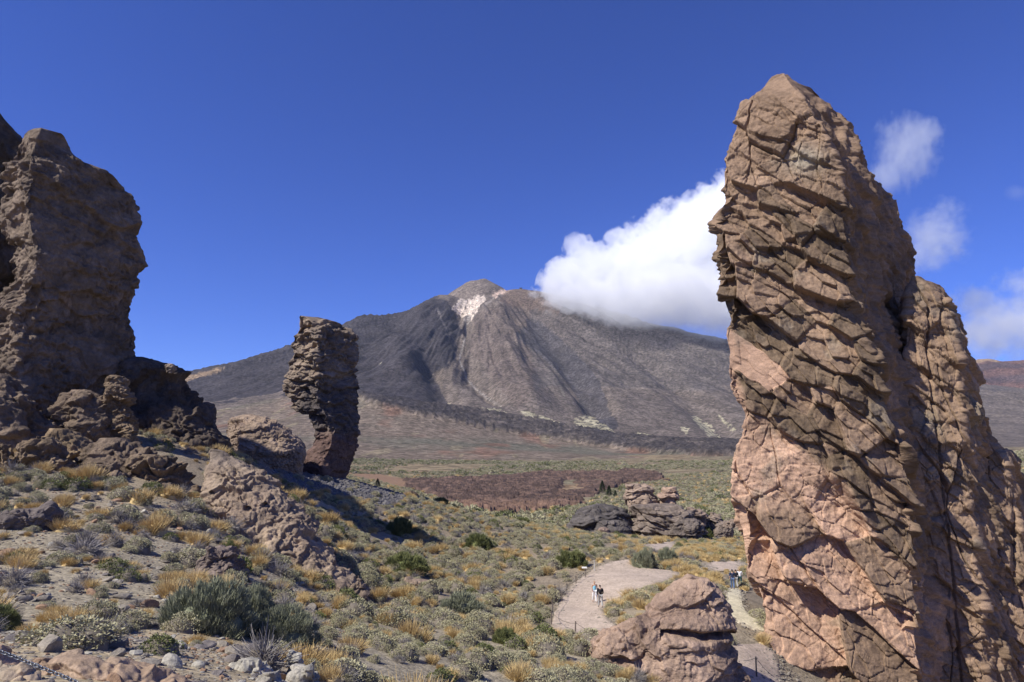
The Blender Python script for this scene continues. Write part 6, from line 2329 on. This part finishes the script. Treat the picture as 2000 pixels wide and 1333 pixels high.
cloud("cloud", [ball(1115, 560, 3800, 60, 55, 70), ball(1180, 545, 3850, 85, 76, 90), ball(1255, 522, 3880, 92, 85, 105), ball(1330, 490, 3950, 92, 92, 110), ball(1395, 452, 3980, 80, 85, 110), ball(1490, 450, 4000, 125, 140, 130),
                ball(1320, 585, 3650, 190, 62, 110), ball(1175, 590, 3650, 140, 46, 80), ball(1480, 590, 3650, 170, 75, 120), ball(1400, 615, 3550, 100, 45, 100), ball(1250, 610, 3550, 120, 36, 90), ball(1415, 645, 3600, 85, 36, 90), ball(1128, 480, 3820, 28, 26, 26), ball(1205, 465, 3900, 32, 24, 30), ball(1285, 432, 3950, 36, 26, 40)],
      0.0085, 0.11, 1.6, 420.0, "bright white cumulus cloud wrapping the shoulder of the volcano", None, (560, 900, 0.08), 0.0, 8.0, 3.1, (1, 1, 1), 1.22, 1.9)
cloud("cloud", [ball(1765, 300, 6500, 62, 75, 40), ball(1730, 345, 6500, 40, 40, 30), ball(1800, 262, 6500, 42, 32, 25)], 0.0034, 0.8, 2.2, 620.0,
      "thin wispy cloud streak beside the upper edge of the tall pillar", None, None, 0.3, 6.0, 8.2, (1.2, 1, 0.7), 1.3, 1.7)
cloud("cloud", [ball(1830, 455, 6500, 75, 62, 45), ball(1840, 420, 6500, 60, 40, 30), ball(1805, 500, 6500, 55, 40, 30)], 0.0036, 0.8, 2.1, 620.0,
      "small veil like cloud right of the pillar at mid height", None, None, 0.3, 6.0, 1.7, (1, 1, 1), 1.3, 1.7)
cloud("cloud", [ball(1950, 640, 6800, 110, 75, 70), ball(2060, 610, 6800, 110, 90, 70), ball(1900, 590, 6800, 60, 40, 40), ball(2010, 560, 6800, 70, 40, 40)], 0.0052, 0.8, 1.9, 800.0,
      "broad pale cloud bank low on the right above the reddish caldera wall", None, None, 0.3, 6.0, 5.5, (1, 1, 1), 1.3, 1.7)
cloud("cloud", [ball(1985, 375, 6500, 35, 22, 15)], 0.0016, 0.8, 1.4, 500.0, "faint wisp of cloud at the right frame edge", None, None, 0.3, 5.0, 2.9, (1.0, 1, 1.3))

# ------------------------------------------------------------------ the air
bm = bmesh.new()
bmesh.ops.create_cube(bm, size=1.0)
hz_top, hz_bot = 1450.0, -140.0
for v in bm.verts:
    v.co = (v.co.x * 33000, v.co.y * 33000, hz_bot if v.co.z < 0 else hz_top)
hm = bpy.data.materials.new("thin_air")
hm.use_nodes = True
for n in list(hm.node_tree.nodes):
    hm.node_tree.nodes.remove(n)
pv = hm.node_tree.nodes.new("ShaderNodeVolumePrincipled")
pv.inputs["Color"].default_value = (0.62, 0.76, 1.0, 1)
pv.inputs["Density"].default_value = 0.000019
pv.inputs["Anisotropy"].default_value = 0.0
ho = hm.node_tree.nodes.new("ShaderNodeOutputMaterial")
hm.node_tree.links.new(pv.outputs[0], ho.inputs["Volume"])
tag(link("haze", bm_mesh("haze", bm, hm)), kind='stuff')
